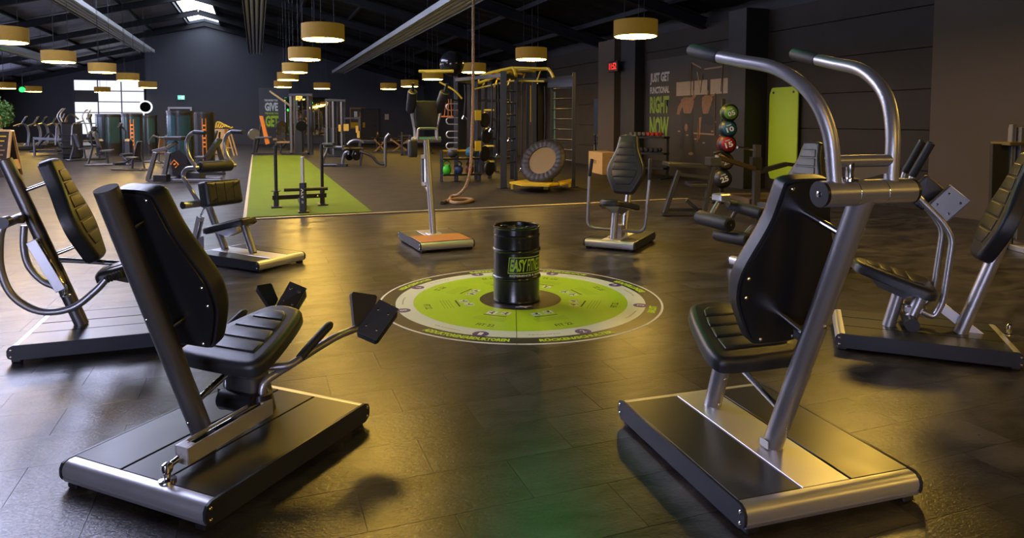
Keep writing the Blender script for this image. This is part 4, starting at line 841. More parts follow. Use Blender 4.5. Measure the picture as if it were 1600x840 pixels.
# plyo box
a, b = G(919.5, 268), G(941, 273); c = G(957, 268.5); w = WT('plyo_box', 'light plywood jump box in front of the wall mirror', 'box', up((a + c) / 2, 0)); h = .56
d = (b - a).normalized(); e = V3((-d.y, d.x, 0)); L = (b - a).length; D = .5
pb = w.mb().add([a, b, b + e * D, a + e * D] + [v + UP * h for v in (a, b, b + e * D, a + e * D)], [(0, 1, 2, 3), (4, 5, 6, 7), (0, 1, 5, 4), (1, 2, 6, 5), (2, 3, 7, 6), (3, 0, 4, 7)]).build('box_body', WOOD, w.t, False)
text('lettering', 'ATX', .2, .1, mat('burnt print', (.09, .035, .012), .6), pb, Matrix.Translation(-w.p) @ frame((a + b) / 2 + UP * .3 - e * .003, d, UP), .02)
mb = w.mb(); mb.lathe([(.03, 0), (.03, .004)], 16, (b + e * D * .5) + UP * .42 + d * .001, Matrix((e, UP, d)).transposed()); mb.build('hand_hole', BLACKP, pb)
# dumbbell rack on the right
p = G(985, 262); w = WT('dumbbell_rack', 'black dumbbell rack in front of the lime mural lettering', 'rack', up(p, 0)); q = p + V3((.95, -1.0, 0)); dd = (q - p).normalized()
p, q = W(986, 225, 16.8), W(1042, 225, 16.2); p, q = up(p, 0), up(q, 0); w.t.location = p; w.p = p; w.M = Matrix.Translation(-p); dd = (q - p).normalized(); nn = V3((-dd.y, dd.x, 0))
for z in (.98, .6, .25): w.bar('shelf', up(p, z), up(q, z), .3, .05, STEELB)
for e_ in (p + dd * .03, q - dd * .03):
    w.bar('side_post', e_ + nn * .1, up(e_ + nn * .1, 1.0), .06, .06, STEELB); w.bar('foot', e_ - nn * .3, e_ + nn * .3 + V3((0, 0, .0)), .06, .06, STEELB)
RED = mat('red kettlebell vinyl', (.45, .03, .015), .45); IV = mat('grey iron', (.10, .09, .085), .45)
for k in range(7):
    b0 = up(p + dd * (.06 + .115 * k), 1.01); m_ = RED if k > 3 else IV; w2 = WT('dumbbell', ['first grey dumbbell', 'second grey dumbbell', 'third grey dumbbell', 'fourth grey dumbbell', 'first red dumbbell', 'second red dumbbell', 'last red dumbbell'][k] + ' from the pillar on the rack top', 'dumbbell', b0, 'dumbbells on the rack top')
    for s in (-1, 1): w2.mb().lathe([(.035, -.035), (.05, -.025), (.05, .025), (.035, .035)], 6, b0 + nn * (.09 * s) + UP * .05, Matrix((dd, UP, nn)).transposed()).build('head', m_, w2.t)
    w2.tube('handle', [b0 - nn * .09 + UP * .05, b0 + nn * .09 + UP * .05], .015, CHROME, 8)
for k in range(6):
    b0 = up(p + dd * (.08 + .13 * k), .63); w2 = WT('dumbbell', ['leftmost', 'second', 'third', 'fourth', 'fifth', 'rightmost'][k] + ' black dumbbell on the middle rack shelf', 'dumbbell', b0, 'dumbbells on the middle rack shelf')
    for s in (-1, 1): w2.mb().lathe([(.04, -.04), (.055, -.03), (.055, .03), (.04, .04)], 6, b0 + nn * (.09 * s) + UP * .055, Matrix((dd, UP, nn)).transposed()).build('head', STEELB, w2.t)
    w2.tube('handle', [b0 - nn * .09 + UP * .055, b0 + nn * .09 + UP * .055], .015, CHROME, 8)
# balance trainer disc peeking out beside the chest machine
p = G(1010, 264); w = WT('balance_disc', 'flat lime balance disc on the floor right of the chest machine', 'disc', up(p, 0)); w.mb().lathe([(.28, 0), (.33, .02), (.33, .05), (.3, .06)], 28, p).build('platform', LIME, w.t); w.mb().lathe([(.3, .06), (.27, .12), (.18, .19), (.06, .22)], 28, p).build('dome', STEELB, w.t)
# mural on the right wall
MUR = mat('dark mural print', (.020, .014, .008), .55, var=.4, vscale=1.5); MWH = mat('mural white print', (.40, .38, .33), .6); MLI = mat('mural lime print', (.17, .27, .02), .6); ml = LR - .05
mu = thing('wall_mural', 'dark training photo mural with white and lime slogan on the right wall', 'mural', RM(ml, 13.95, .35), YAW)
def mq(name, a0, a1, z0, z1, m, off=.0, par=None):  # quad on the wall plane, a decreasing to the right in view
    return MB(Matrix.Translation((0, -13.95, -.35))).box((-off, (a0 + a1) / 2, (z0 + z1) / 2), (.006 if off else .02, abs(a1 - a0), z1 - z0)).build(name, m, par or mu, False)
board = mq('print_board', 12.0, 15.95, .35, 2.95, MUR)
MT = lambda a, z: Matrix.Translation((-.016, a - 13.95, z - .35)) @ Matrix(((0, 0, -1, 0), (-1, 0, 0, 0), (0, 1, 0, 0), (0, 0, 0, 1)))
def la_on_wall(px): d = ray(px, 187); k = (ml) / (d.x * CY + d.y * SY); return -d.x * k * SY + d.y * k * CY, k * d.y
def wz(px, py): a_, Y_ = la_on_wall(px); return W(px, py, Y_).z
for body, y0, y1, m_ in (('JUST GET', 113, 132, MWH), ('FUNCTIONAL', 135, 146, MWH), ('RIGHT', 150, 177, MLI), ('NOW', 182, 216, MLI)):
    aL, aR = la_on_wall(1016)[0], la_on_wall(1046)[0]; z1, z0 = wz(1031, y0), wz(1031, y1); text('slogan', body, aL - aR, z1 - z0, m_, mu, MT((aL + aR) / 2, (z0 + z1) / 2), .045)
BAND = mat('pale window print', (.34, .25, .15), .6, var=.2, vscale=9); SKINP = mat('copper print', (.22, .10, .035), .6, var=.5, vscale=14); BARP = mat('bronze print', (.28, .17, .08), .55)
for x0, x1 in ((1057, 1083), (1085, 1105), (1110, 1128), (1130, 1166)):
    aL, aR = la_on_wall(x0)[0], la_on_wall(x1)[0]; mq('printed_window', aL, aR, wz(1110, 147), wz(1110, 124), BAND, .0135)
for x0, y0, x1, y1 in ((1080, 97, 1080, 150), (1129, 101, 1127, 143), (1080, 98, 1095, 106), (1100, 108, 1128, 104), (1089, 112, 1095, 145), (1095, 145, 1098, 115), (1118, 145, 1118, 212), (1093, 185, 1092, 220), (1085, 208, 1118, 210)):
    P_ = [V3((0, la_on_wall(x)[0], wz(x, y))) for x, y in ((x0, y0), (x1, y1))]; MB(Matrix.Translation((-.0155, -13.95, -.35))).bar(P_[0], P_[1], .004, .035, 0, (1, 0, 0) if False else (0, 0, 1)).build('printed_bar', BARP, mu, False)
def blob(name, pts, m_, off=.014):
    vs = [V3((-off, la_on_wall(x)[0] - 13.95, wz(x, y) - .35)) for x, y in pts]; MB().add(vs + [v + V3((.004, 0, 0)) for v in vs], [tuple(range(len(vs)))]).build(name, m_, mu, False)
DKP = mat('umber print', (.012, .009, .007), .6)
def oval(cx, cy, rx, ry): return [(cx + rx * math.cos(2 * PI * k / 12), cy + ry * math.sin(2 * PI * k / 12)) for k in range(12)]
for pts_, m_ in (([(1066, 176), (1083, 174), (1084, 192), (1080, 205), (1075, 192), (1070, 206), (1065, 192)], DKP), ([(1064, 156), (1070, 152), (1081, 152), (1085, 158), (1083, 168), (1080, 177), (1069, 177), (1067, 166)], SKINP), ([(1066, 157), (1060, 166), (1058, 178), (1062, 180), (1065, 170), (1069, 164)], SKINP), ([(1083, 156), (1088, 150), (1086, 141), (1082, 142), (1083, 149), (1079, 154)], SKINP), (oval(1077, 142, 3.6, 6.5), DKP), (oval(1076, 145, 2.8, 4), SKINP), (oval(1073, 199, 2.6, 6), SKINP), ([(1078, 203), (1082, 203), (1086, 232), (1082, 236)], DKP), ([(1066, 203), (1070, 204), (1068, 234), (1063, 234)], DKP), (oval(1081, 240, 4, 2.5), BARP),
    ([(1097, 153), (1101, 149), (1109, 149), (1114, 153), (1111, 164), (1107, 178), (1099, 178), (1097, 165)], SKINP), (oval(1104, 140, 4, 7), DKP), (oval(1104, 144, 3, 4.5), SKINP), ([(1112, 152), (1120, 146), (1122, 138), (1118, 137), (1116, 143), (1110, 148)], SKINP), ([(1098, 178), (1108, 177), (1116, 186), (1120, 194), (1108, 196), (1099, 192), (1096, 206), (1094, 198)], DKP), ([(1093, 184), (1097, 182), (1095, 214), (1091, 222), (1090, 214)], SKINP),
    ([(1152, 172), (1156, 160), (1160, 157), (1159, 168), (1163, 180), (1167, 178), (1167, 203), (1158, 202), (1154, 200), (1150, 192)], SKINP), ([(1155, 184), (1161, 186), (1160, 196), (1154, 195)], DKP), ([(1107, 190), (1113, 183), (1120, 190), (1119, 195), (1110, 193)], BARP)):
    blob('printed_figure', pts_, m_, .0140 + .0003 * (len(mu.children) % 9))
for k_ in range(8): blob('printed_glint', oval(1062 + 13 * k_, 205 + 6 * ((k_ * 5) % 4), 2.2, 1.2), BARP, .0150)
# red clock on the pillar
p = W(964, 105, 19.3); cl = thing('wall_clock', 'digital wall clock with red numerals on the plaster pillar', 'clock', RM(LR - .49, LA(p)[1] - .15, 2.8), YAW); cl.location.z = 2.72
MB().box((.0, 0, .15), (.06, .52, .30), None, .01).build('clock_case', STEELB, cl)
LEDR = mat('red led digit', (.5, .02, .02), .4, emit=(1.0, .03, .015), es=2.2)
text('clock_digits', '11:52', .40, .18, LEDR, cl, Matrix.Translation((-.035, 0, .15)) @ Matrix(((0, 0, -1, 0), (-1, 0, 0, 0), (0, 1, 0, 0), (0, 0, 0, 1))), .01)
# hanging lime mat
aL, aR = la_on_wall(1206)[0], la_on_wall(1251)[0]; z1, z0 = wz(1230, 136), wz(1230, 281); mw = abs(aL - aR); hm = thing('exercise_mat', 'lime green exercise mat hanging on the dark wall', 'mat', RM(LR - .1, (aL + aR) / 2, z0), YAW)
MATM = mat('lime foam mat', (.34, .47, .006), .6, bump=.1, bscale=200); Mm = Matrix(((0, 0, -1, 0), (-1, 0, 0, 0), (0, 1, 0, 0), (0, 0, 0, 1)))
mo = MB(Mm).pad(rect_o(mw, z1 - z0, .08), .025, .008, 3).build('mat_sheet', MATM, hm, True, 60)
for s in (-1, 1): MB(Mm).lathe([(.025, .0), (.025, .03)], 14, (s * (mw / 2 - .12), z1 - z0 - .1, 0)).build('eyelet', STEELB, mo)
MB(Mm).box((0, z1 - z0 - .1, -.03), (mw * .8, .03, .04), None, .004).build('hook_rail', STEELB, hm)
# medicine ball tree
p = up(W(1132, 300, 11.6), 0); tr = WT('ball_rack', 'black upright rack holding five medicine balls', 'rack', p); tr.bar('post', p + V3((0, .16, 0)), p + V3((0, .16, 1.75)), .06, .06, STEELB); tr.box('foot', p + V3((0, .1, .02)), (.5, .5, .04), STEELB)
for k, (x, y, rr_, c_, tx) in enumerate(((1139, 176, .155, (.12, .26, .02), '05'), (1137, 201, .155, (.012, .09, .13), '10'), (1135, 225, .165, (.28, .008, .012), '15'), (1132, 252, .155, (.14, .085, .015), '20'), (1128, 279, .165, (.02, .02, .02), '25'))):
    q = W(x, y, 11.6); nm = ['green', 'blue', 'red', 'ochre', 'black'][k]; b_ = WT('medicine_ball', nm + ' medicine ball marked ' + tx + ' on the upright rack', 'ball', q, 'medicine balls on the rack')
    vs = [(max(.001, rr_ * math.sin(PI * j / 16)), -rr_ * math.cos(PI * j / 16)) for j in range(17)]
    ball = b_.mb().lathe(vs, 28, q, (PI / 2, 0, .0)).build('ball_shell', STEELB, b_.t, True, 80); nv = (CAM - q).normalized(); nv = (nv + V3((.25, 0, 0))).normalized(); x_ = V3((0, 0, 1)).cross(nv).normalized(); MF = Matrix.Translation(-q) @ frame(q, x_, nv.cross(x_))
    cap = [(rr_ * 1.01 * math.sin(PI * j / 24), rr_ * 1.01 * math.cos(PI * j / 24)) for j in range(6, 0, -1)]; MB(MF).lathe(cap, 24).build('colour_panel', mat(nm + ' ball panel', c_, .45), ball, True, 80)
    rg = MB(MF); rg.lathe([(rr_ * 1.015 * math.sin(1.35), rr_ * 1.015 * math.cos(1.35)), (rr_ * 1.015 * math.sin(1.22), rr_ * 1.015 * math.cos(1.22))], 28, caps=False); rg.build('colour_band', mat(nm + ' ball panel', c_, .45), ball)
    text('number_print', tx, rr_ * .8, rr_ * .55, WHITE, ball, MF @ Matrix.Translation((0, -.01, rr_ * 1.03)) @ Matrix.Rotation(R(18), 4, 'Z'), .03); text('number_print', '=', rr_ * .5, rr_ * .12, WHITE, ball, MF @ Matrix.Translation((-.02, rr_ * .38, rr_ * .96)) @ Matrix.Rotation(R(18), 4, 'Z'), .02)
    q2 = up(p, q.z - rr_ * .5); tr.tube('cradle_arm', [q2 + V3((0, .16, 0)), q2 + V3((-.05, -.02, -rr_ * .55))], .012, STEELB, 6)
FRD = mat('dark steel frame', (0.075, 0.076, 0.08), 0.36, 0.6)
# reverse hyper bench with ladder legs
Yb = 10.0; FB = lambda x, y, dy=0: W(x, y, Yb + dy)
w = WT('ladder_bench', 'grey steel bench frame with ladder legs and padded top beyond the circle', 'gym machine', up(G(1070, 336), 0))
for dy in (0, .45):
    for (x0, y0, x1, y1) in ((1061, 266, 1039, 334), (1117, 250, 1100, 333)): p_, q_ = FB(x0, y0, dy), FB(x1, y1, dy); q_ = up(q_, .04) if True else q_; w.bar('ladder_leg', p_ - V3((0, 0, 0)), q_, .07, .06, FRD)
    w.bar('rung', FB(1060, 272, dy), FB(1110, 278, dy), .05, .05, FRD); w.bar('rung', FB(1052, 303, dy), FB(1104, 311, dy), .05, .05, FRD); w.bar('floor_rail', up(FB(1035, 334, dy), .03), up(FB(1100, 334, dy), .03), .07, .05, FRD)
M = frame(FB(1075, 262, .2), V3((0, 1, 0)), V3((-1, 0, .08))); MB(w.M @ frame(FB(1046, 260, -.05), V3((1, 0, -.06)), V3((0, 1, 0)))).pad([(0, 0), (.55, 0), (.58, .5), (0, .5)], .05, .015, 3).build('bench_pad', VINYL, w.t, True, 60)
MB(w.M @ frame(FB(1080, 292, .0), V3((1, 0, .0)), V3((0, 1, 0)))).pad([(0, 0), (.3, 0), (.3, .4), (0, .4)], .05, .015, 3).build('lower_pad', VINYL, w.t, True, 60)
w.box('head_bracket', FB(1114, 252, .1), (.16, .3, .12), FRD); w.bar('cross_member', up(FB(1037, 334), .03), up(FB(1037, 334, .45), .03), .06, .05, FRD); w.bar('cross_member', up(FB(1100, 334), .03), up(FB(1100, 334, .45), .03), .06, .05, FRD); w.bar('brace', FB(1072, 312, .2), FB(1095, 332, .2), .05, .05, FRD)
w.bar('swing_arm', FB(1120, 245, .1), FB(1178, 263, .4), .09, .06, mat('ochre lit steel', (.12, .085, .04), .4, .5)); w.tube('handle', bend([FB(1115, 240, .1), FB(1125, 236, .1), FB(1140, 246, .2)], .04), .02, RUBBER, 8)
# post machine with wooden platform
w = WT('platform_machine', 'plate machine with wooden platform and grey post under the lime mat', 'gym machine', up(W(1185, 318, 11.0), 0)); FP = lambda x, y, dy=0: W(x, y, 11.0 + dy)
q_ = FP(1183, 314); w.bar('post', up(FP(1183, 226), 0), FP(1183, 226), .12, .1, FRD); w.bar('arm', FP(1186, 268), FP(1228, 256, .1), .09, .07, FRD); w.bar('arm', FP(1228, 256, .1), FP(1252, 259, .2), .07, .06, FRD); w.tube('handle', bend([FP(1152, 230, -.1), FP(1168, 232), FP(1182, 236)], .03), .02, CHROME, 8)
w.box('platform', up(FP(1190, 300, .6), .06), (.85, .9, .12), mat('brown platform board', (.10, .06, .03), .5, var=.2, vscale=8), .1); w.bar('base_beam', up(FP(1183, 314), .05), up(FP(1225, 330, -.4), .05), .1, .08, FRD); w.box('clamp', FP(1181, 255), (.16, .14, .2), STEELB)
# black shroud machine at the right edge
p = up(W(1592, 388, 7.4), 0); w = WT('weight_tower', 'black weight tower cut by the right picture edge behind the adductor machine', 'gym machine', p)
for x_ in (1567, 1640): q_ = W(x_, 224, 7.4); w.bar('side_panel', up(q_, 0) + V3((.02, 0, 0)), q_, .05, .25, STEELB)
c_ = W(1603, 224, 7.4); w.box('top_cover', c_, (.56, .3, .04), mat('brass edge paint', (.16, .12, .05), .35, .6), 0); w.box('weight_stack', up(c_, .72), (.26, .2, 1.2), GRAPH); w.box('foot', up(W(1587, 388, 7.4), .03), (.2, .5, .06), ALU); w.box('inner_rail', up(W(1578, 300, 7.38), .7), (.05, .06, 1.3), GRAPH)
# ================================================================ background machines
TEAL = mat('teal tinted acrylic', (0.022, 0.055, 0.062), 0.2); FRG = mat('anthracite machine frame', (0.055, 0.055, 0.06), 0.34, 0.6); FRS = mat('light grey machine frame', (0.19, 0.19, 0.20), 0.32, 0.7); TANL = mat('tan upholstery', (0.30, 0.17, 0.06), 0.5)
def tower(x0, x1, yt, Y, lab, rz=0.0, ornt=1, teal=True):
    xm = (x0 + x1) / 2; p = up(W(xm, 187, Y), 0); zt = W(xm, yt, Y).z; wd = (x1 - x0) * Y / FOC; w = WT('weight_tower', lab, 'gym machine', p, 'rounded weight towers at the back left')
    M = w.M @ Matrix.Translation(p) @ Matrix.Rotation(rz, 4, 'Z'); hw = wd / 2; dp = wd * .85
    o = [(hw * math.cos(PI + PI * k / 14), -.02 + dp * .55 * math.sin(PI + PI * k / 14)) for k in range(15)] + [(hw, .12), (-hw, .12)]
    b = MB(M).prism(o, .04, zt - .06).build('tower_shell', PLASTIC, w.t, True, 40); MB(M).prism(inset(o, -.015), zt - .06, zt).build('top_cap', FRG, w.t, True, 40); MB(M).prism(inset(o, -.02), 0, .05).build('plinth', FRG, w.t, True, 40)
    def strip(name, u0, u1, z0, z1, m, off):
        vs = []; n = 6
        for k in range(n + 1):
            a = PI + PI * (u0 + (u1 - u0) * k / n); x, y = (hw + off) * math.cos(a), -.02 + (dp * .55 + off) * math.sin(a); vs += [(x, y, z0), (x, y, z1)]
        MB(M).add(vs, [(2 * k, 2 * k + 1, 2 * k + 3, 2 * k + 2) for k in range(n)]).build(name, m, b)
    if teal: strip('acrylic_window', .08, .42, .5, zt - .12, TEAL, .004); strip('acrylic_window', .5, .85, .5, zt - .12, TEAL, .004)
    if ornt:
        for u in (.50, .60): strip('orange_stripe', u, u + .018, .15, zt - .2, ORANGE, .006)
        for k in range(6): strip('orange_number', .525, .595, .55 + k * .13, .60 + k * .13, ORANGE, .006)
    return w
tower(152, 190, 178, 27, 'teal glazed weight tower in front of the window wall', .2, 0); tower(192, 220, 177, 23, 'black weight tower with an orange scale below the round mirror', .3, 1, True); tower(221, 243, 180, 27.5, 'teal glazed weight tower right of the round mirror', .2, 0)
tower(263, 300, 173, 17.5, 'wide teal glazed weight tower below the exit sign', .3, 0); tower(302, 333, 175, 21.5, 'black weight tower with an orange ladder scale by the wooden cabinet', .3, 1, False)
def station(x, yb, s, rz, lab, kind=0, m=FRG, pm=None, Y=None):       # generic seated strength station, base at pixel (x, yb)
    p = G(x, yb); w = WT('strength_machine', lab, 'gym machine', up(p, 0), 'strength machines in the background'); M = w.M @ Matrix.Translation(up(p, 0)) @ Matrix.Rotation(rz, 4, 'Z') @ Matrix.Scale(s, 4); pm = pm or VINYL
    def tb(n, pts, r=.035, mm=None): MB(M).tube(bend(pts, .08), r, 8).build(n, mm or m, w.t)
    for y in (-.25, .25): tb('floor_rail', [(-.75, y, .04), (.65, y, .04)])
    tb('cross_rail', [(-.7, -.35, .04), (-.7, .35, .04)]); tb('cross_rail', [(.6, -.35, .04), (.6, .35, .04)])
    tb('seat_post', [(-.05, 0, .04), (-.1, 0, .45)]); MB(M @ frame((-.28, 0, .46), (0, -1, 0), (1, 0, .05))).pad(rect_o(.36, .42), .07, .025, 3).build('seat', pm, w.t, True, 60)
    MB(M @ frame((-.30, 0, .55), (0, 1, 0), (-.3, 0, 1))).pad(rect_o(.32, .62), .07, .025, 3).build('backrest', pm, w.t, True, 60); tb('back_post', [(-.65, 0, .04), (-.5, 0, .6), (-.55, 0, 1.1)])
    if kind == 0:
        for y in (-.3, .3): tb('press_arm', [(-.6, y, 1.15), (-.2, y, 1.25), (.1, y, 1.0), (.15, y, .85)]); MB(M).tube([(.1, y, 1.0), (.17, y, .8)], .03, 8).build('grip', RUBBER, w.t)
        tb('arm_axle', [(-.6, -.32, 1.15), (-.6, .32, 1.15)])
    elif kind == 1:
        tb('leg_lever', [(.1, -.25, .5), (.4, -.25, .35), (.55, -.25, .25)]); MB(M).tube([(.55, -.28, .27), (.55, .28, .27)], .06, 10).build('shin_roller', RUBBER, w.t); MB(M).tube([(.2, -.28, .62), (.2, .28, .62)], .06, 10).build('thigh_roller', RUBBER, w.t); tb('side_grip', [(-.1, .3, .4), (.1, .3, .55), (.15, .3, .7)], .02)
    elif kind == 2:
        tb('mast', [(.5, 0, .04), (.5, 0, 1.2), (.35, 0, 1.35)]); MB(M).box((.33, 0, 1.36), (.1, .3, .2), (0, .5, 0), .02).build('console', PLASTIC, w.t); tb('footbar', [(.45, -.3, .25), (.45, .3, .25)]); MB(M).box((.55, 0, .55), (.3, .28, .7), None, .08).build('drive_housing', PLASTIC, w.t)
    return w
station(172, 258, .9, .4, 'black strength machine with a screen in front of the teal tower', 2, FRG); station(247, 254, .72, 2.6, 'machine with tan pad between the two rounded towers', 0, FRS, TANL); station(320, 252, .9, 3.4, 'black inclined machine by the tall orange scale tower', 1, FRG); station(262, 240, .8, .5, 'seated machine far behind the leg press', 1, FRG)
station(136, 250, .8, .9, 'dark machine with a screen left of the teal tower', 2, FRG); station(205, 266, .7, 2.9, 'low black machine before the orange scale tower', 1, FRG); station(292, 262, .8, .2, 'black press machine behind the leg press', 0, FRG); station(300, 238, .8, 2.2, 'distant press machine under the blue wall', 0, FRG)
# leg press in front
L_ = lambda x, y, d=0: W(x, y, 15.4 + d)
w = WT('leg_press', 'grey leg press frame with an orange emblem on a black shroud', 'gym machine', up(L_(262, 284), 0))
for d in (0, .5):
    w.bar('slanted_leg', L_(243, 238, d), up(L_(231, 283, d), .03), .08, .08, FRS); w.bar('slanted_leg', L_(264, 238, d), up(L_(255, 282, d), .03), .08, .08, FRS); w.bar('base_rail', up(L_(232, 284, d), .04), up(L_(346, 284, d), .04), .07, .06, FRS)
w.bar('top_arm', L_(240, 237, .2), L_(262, 231, .2), .12, .08, FRS); w.bar('top_arm', L_(262, 231, .2), L_(276, 222, .2), .1, .07, FRS); w.box('foot_panel', L_(278, 216, .3), (.38, .5, .08), FRG, 0)
sh = w.mb(); o = [(266, 240), (280, 234), (292, 245), (293, 272), (270, 274)]; vs = [L_(x, y, -.02) for x, y in o] + [L_(x, y, .45) for x, y in o]; n = 5; sh.add(vs, [tuple(range(n)), tuple(range(2 * n - 1, n - 1, -1))] + [(k, (k + 1) % n, n + (k + 1) % n, n + k) for k in range(n)]); sh = sh.build('shroud', PLASTIC, w.t)
em = [(267, 257), (272, 250), (279, 257), (274, 262)]; MB(w.M).tube([L_(x, y, -.03) for x, y in em], .014, 6).build('emblem', ORANGE, sh); MB(w.M).tube([L_(272, 257, -.03), L_(275, 256, -.03)], .022, 6).build('emblem', ORANGE, sh)
w.bar('guide_rod', L_(258, 250, .2), L_(282, 281, .2), .05, .05, FRS); w.box('wheel_block', up(L_(253, 281, -.1), .1), (.3, .2, .16), PLASTIC); w.box('weight_block', up(L_(300, 280, .2), .14), (.5, .3, .14), FRG)
# incline ab bench
w = WT('incline_bench', 'black padded incline bench right of the leg press', 'bench', up(L_(326, 258, 2), 0)); q = lambda x, y, d=0: W(x, y, 17.6 + d)
MB(w.M @ frame(q(324, 250), V3((0, -1, 0)), q(346, 216) - q(324, 250))).pad(rect_o(.34, .64), .07, .025, 3).build('back_pad', VINYL, w.t, True, 60); MB(w.M @ frame(q(306, 248), V3((0, -1, 0)), V3((1, 0, 0)))).pad(rect_o(.34, .3), .07, .025, 3).build('seat_pad', VINYL, w.t, True, 60)
w.bar('leg', q(318, 251), up(q(312, 275), .02), .06, .06, FRG); w.bar('leg', q(340, 230), up(q(350, 275), .02), .06, .06, FRG); w.bar('base_rail', up(q(306, 274), .03), up(q(352, 274), .03), .07, .06, FRG)
# wooden cabinet with yellow medicine item
p = W(345, 205, 28); w = WT('wooden_cabinet', 'tan wooden cabinet against the blue back wall', 'cabinet', up(p, 0)); w.box('body', up(p, .52), (.48, .4, 1.0), WOOD); w.box('door', up(p, .52) - V3((0, .205, 0)), (.42, .02, .9), WOOD); w.box('plinth', up(p, .02), (.46, .36, .05), STEELB)
w = WT('yellow_roller', 'crumpled yellow strap bundle on the wooden cabinet', 'strap', up(p, 1.02)); b0 = up(p, 1.02)
for k in range(4): w.tube('strap_loop', smooth([b0 + V3((-.2 + .08 * k, 0, .05)), b0 + V3((-.15 + .1 * k, .05, .28 - .04 * k)), b0 + V3((.1 + .1 * k, 0, .2 - .05 * k)), b0 + V3((.2 + .1 * k, -.05, .08))]), .035, YEL, 8)
p = W(357, 235, 27); w = WT('wooden_trestle', 'small wooden trestle with slanted legs beside the cabinet', 'trestle', up(p, 0))
for s in (-1, 1):
    for e in (-1, 1): w.bar('leg', up(p, .85) + V3((s * .06, e * .15, 0)), up(p, 0) + V3((s * .28, e * .15, 0)), .05, .05, WOOD)
w.bar('rail', up(p, .8) - V3((0, .2, 0)), up(p, .8) + V3((0, .2, 0)), .1, .06, WOOD); w.bar('foot_rail', up(p, .3) - V3((.2, 0, 0)), up(p, .3) + V3((.2, 0, 0)), .04, .04, WOOD)
# round mirror at the window edge
p = RM(LA(W(227, 167, 37.3))[0], A1 - .08, W(227, 167, 37.3).z); w = WT('round_mirror', 'round white rimmed mirror at the right edge of the window wall', 'mirror', p); Mr = w.M @ Matrix.Translation(p) @ Matrix.Rotation(YAW, 4, 'Z') @ Matrix.Rotation(PI / 2, 4, 'X')
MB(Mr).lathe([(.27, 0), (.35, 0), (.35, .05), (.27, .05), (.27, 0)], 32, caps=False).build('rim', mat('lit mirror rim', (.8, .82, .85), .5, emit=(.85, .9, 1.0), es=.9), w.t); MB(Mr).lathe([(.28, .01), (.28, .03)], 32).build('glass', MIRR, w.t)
# cardio row
def treadmill(x, yt, Y, rz, lab):
    p = up(W(x, 187, Y), 0); w = WT('treadmill', lab, 'treadmill', p, 'treadmills along the left'); M = w.M @ Matrix.Translation(p) @ Matrix.Rotation(rz, 4, 'Z')
    MB(M).box((0, 0, .12), (.8, 1.9, .16), None, .03).build('deck', STEELB, w.t); MB(M).box((0, 0, .205), (.55, 1.7, .012)).build('belt', RUBBER, w.t); MB(M).box((0, .85, .22), (.75, .4, .2), None, .06).build('motor_cover', FRS, w.t)
    for s in (-1, 1): MB(M).tube(smooth([(s * .38, .8, .2), (s * .38, .85, .8), (s * .36, .7, 1.2), (s * .34, .3, 1.1)]), .035, 8).build('upright', FRS, w.t)
    MB(M).box((0, .72, 1.38), (.7, .1, .42), (-.5, 0, 0), .05).build('console', PLASTIC, w.t); MB(M).box((0, .655, 1.36), (.5, .02, .26), (-.5, 0, 0), .01).build('screen', TEAL, w.t); MB(M).tube([(-.36, .5, 1.1), (.36, .5, 1.1)], .025, 8).build('handlebar', RUBBER, w.t)
for k, (x, Y, lab) in enumerate(((8, 31, 'treadmill half hidden by the potted plant'), (28, 32.2, 'treadmill just right of the potted plant'), (42, 34, 'treadmill second from the potted plant'), (60, 36, 'treadmill left of the cross trainer'))): treadmill(x, 175, Y, -.9, lab)
def crosstrainer(x, Y, rz, lab):
    p = up(W(x, 187, Y), 0); w = WT('cross_trainer', lab, 'cross trainer', p, 'cross trainers at the back left'); M = w.M @ Matrix.Translation(p) @ Matrix.Rotation(rz, 4, 'Z')
    MB(M).tube(bend([(-.3, -.8, .05), (-.3, .8, .05), (.3, .8, .05), (.3, -.8, .05)], .1), .04, 8).build('base_frame', FRG, w.t); MB(M).lathe([(.34, -.12), (.38, -.05), (.38, .05), (.34, .12)], 24, (0, .5, .5), (0, PI / 2, 0)).build('flywheel_cover', PLASTIC, w.t)
    MB(M).tube([(0, .4, .5), (0, .3, 1.5)], .05, 8).build('mast', FRG, w.t); MB(M).box((0, .26, 1.55), (.4, .08, .32), (-.4, 0, 0), .04).build('console', PLASTIC, w.t)
    for s in (-1, 1):
        MB(M).tube(smooth([(s * .27, .3, .55), (s * .28, .2, 1.1), (s * .27, .05, 1.55), (s * .24, .2, 1.85), (s * .16, .28, 1.9)]), .028, 8).build('moving_arm', ALU, w.t); MB(M).box((s * .2, -.25, .32), (.16, .45, .06), None, .02).build('pedal', STEELB, w.t); MB(M).tube([(s * .22, -.8, .3), (s * .22, .5, .35)], .035, 8).build('pedal_arm', FRS, w.t)
crosstrainer(90, 31, -.8, 'silver armed cross trainer right of the treadmills'); crosstrainer(131, 35, -.6, 'cross trainer standing against the window wall')
p = up(W(114, 246, 25), 0); w = WT('stair_climber', 'tall black stair climber with a curved golden top', 'stair climber', p)
w.box('tower', up(p, .65), (.52, .7, 1.3), PLASTIC, .3, None, .05); w.tube('top_arch', smooth([up(p, 1.2) + V3((-.26, 0, 0)), up(p, 1.5) + V3((-.15, 0, 0)), up(p, 1.58) + V3((.05, 0, 0)), up(p, 1.42) + V3((.25, 0, 0))]), .035, mat('bronze tube', (.25, .17, .08), .3, .9), 8)
for k in range(4): w.box('step', up(p, .2 + .22 * k) - V3((.0, .38 - .03 * k, 0)), (.46, .22, .05), STEELB, .3)
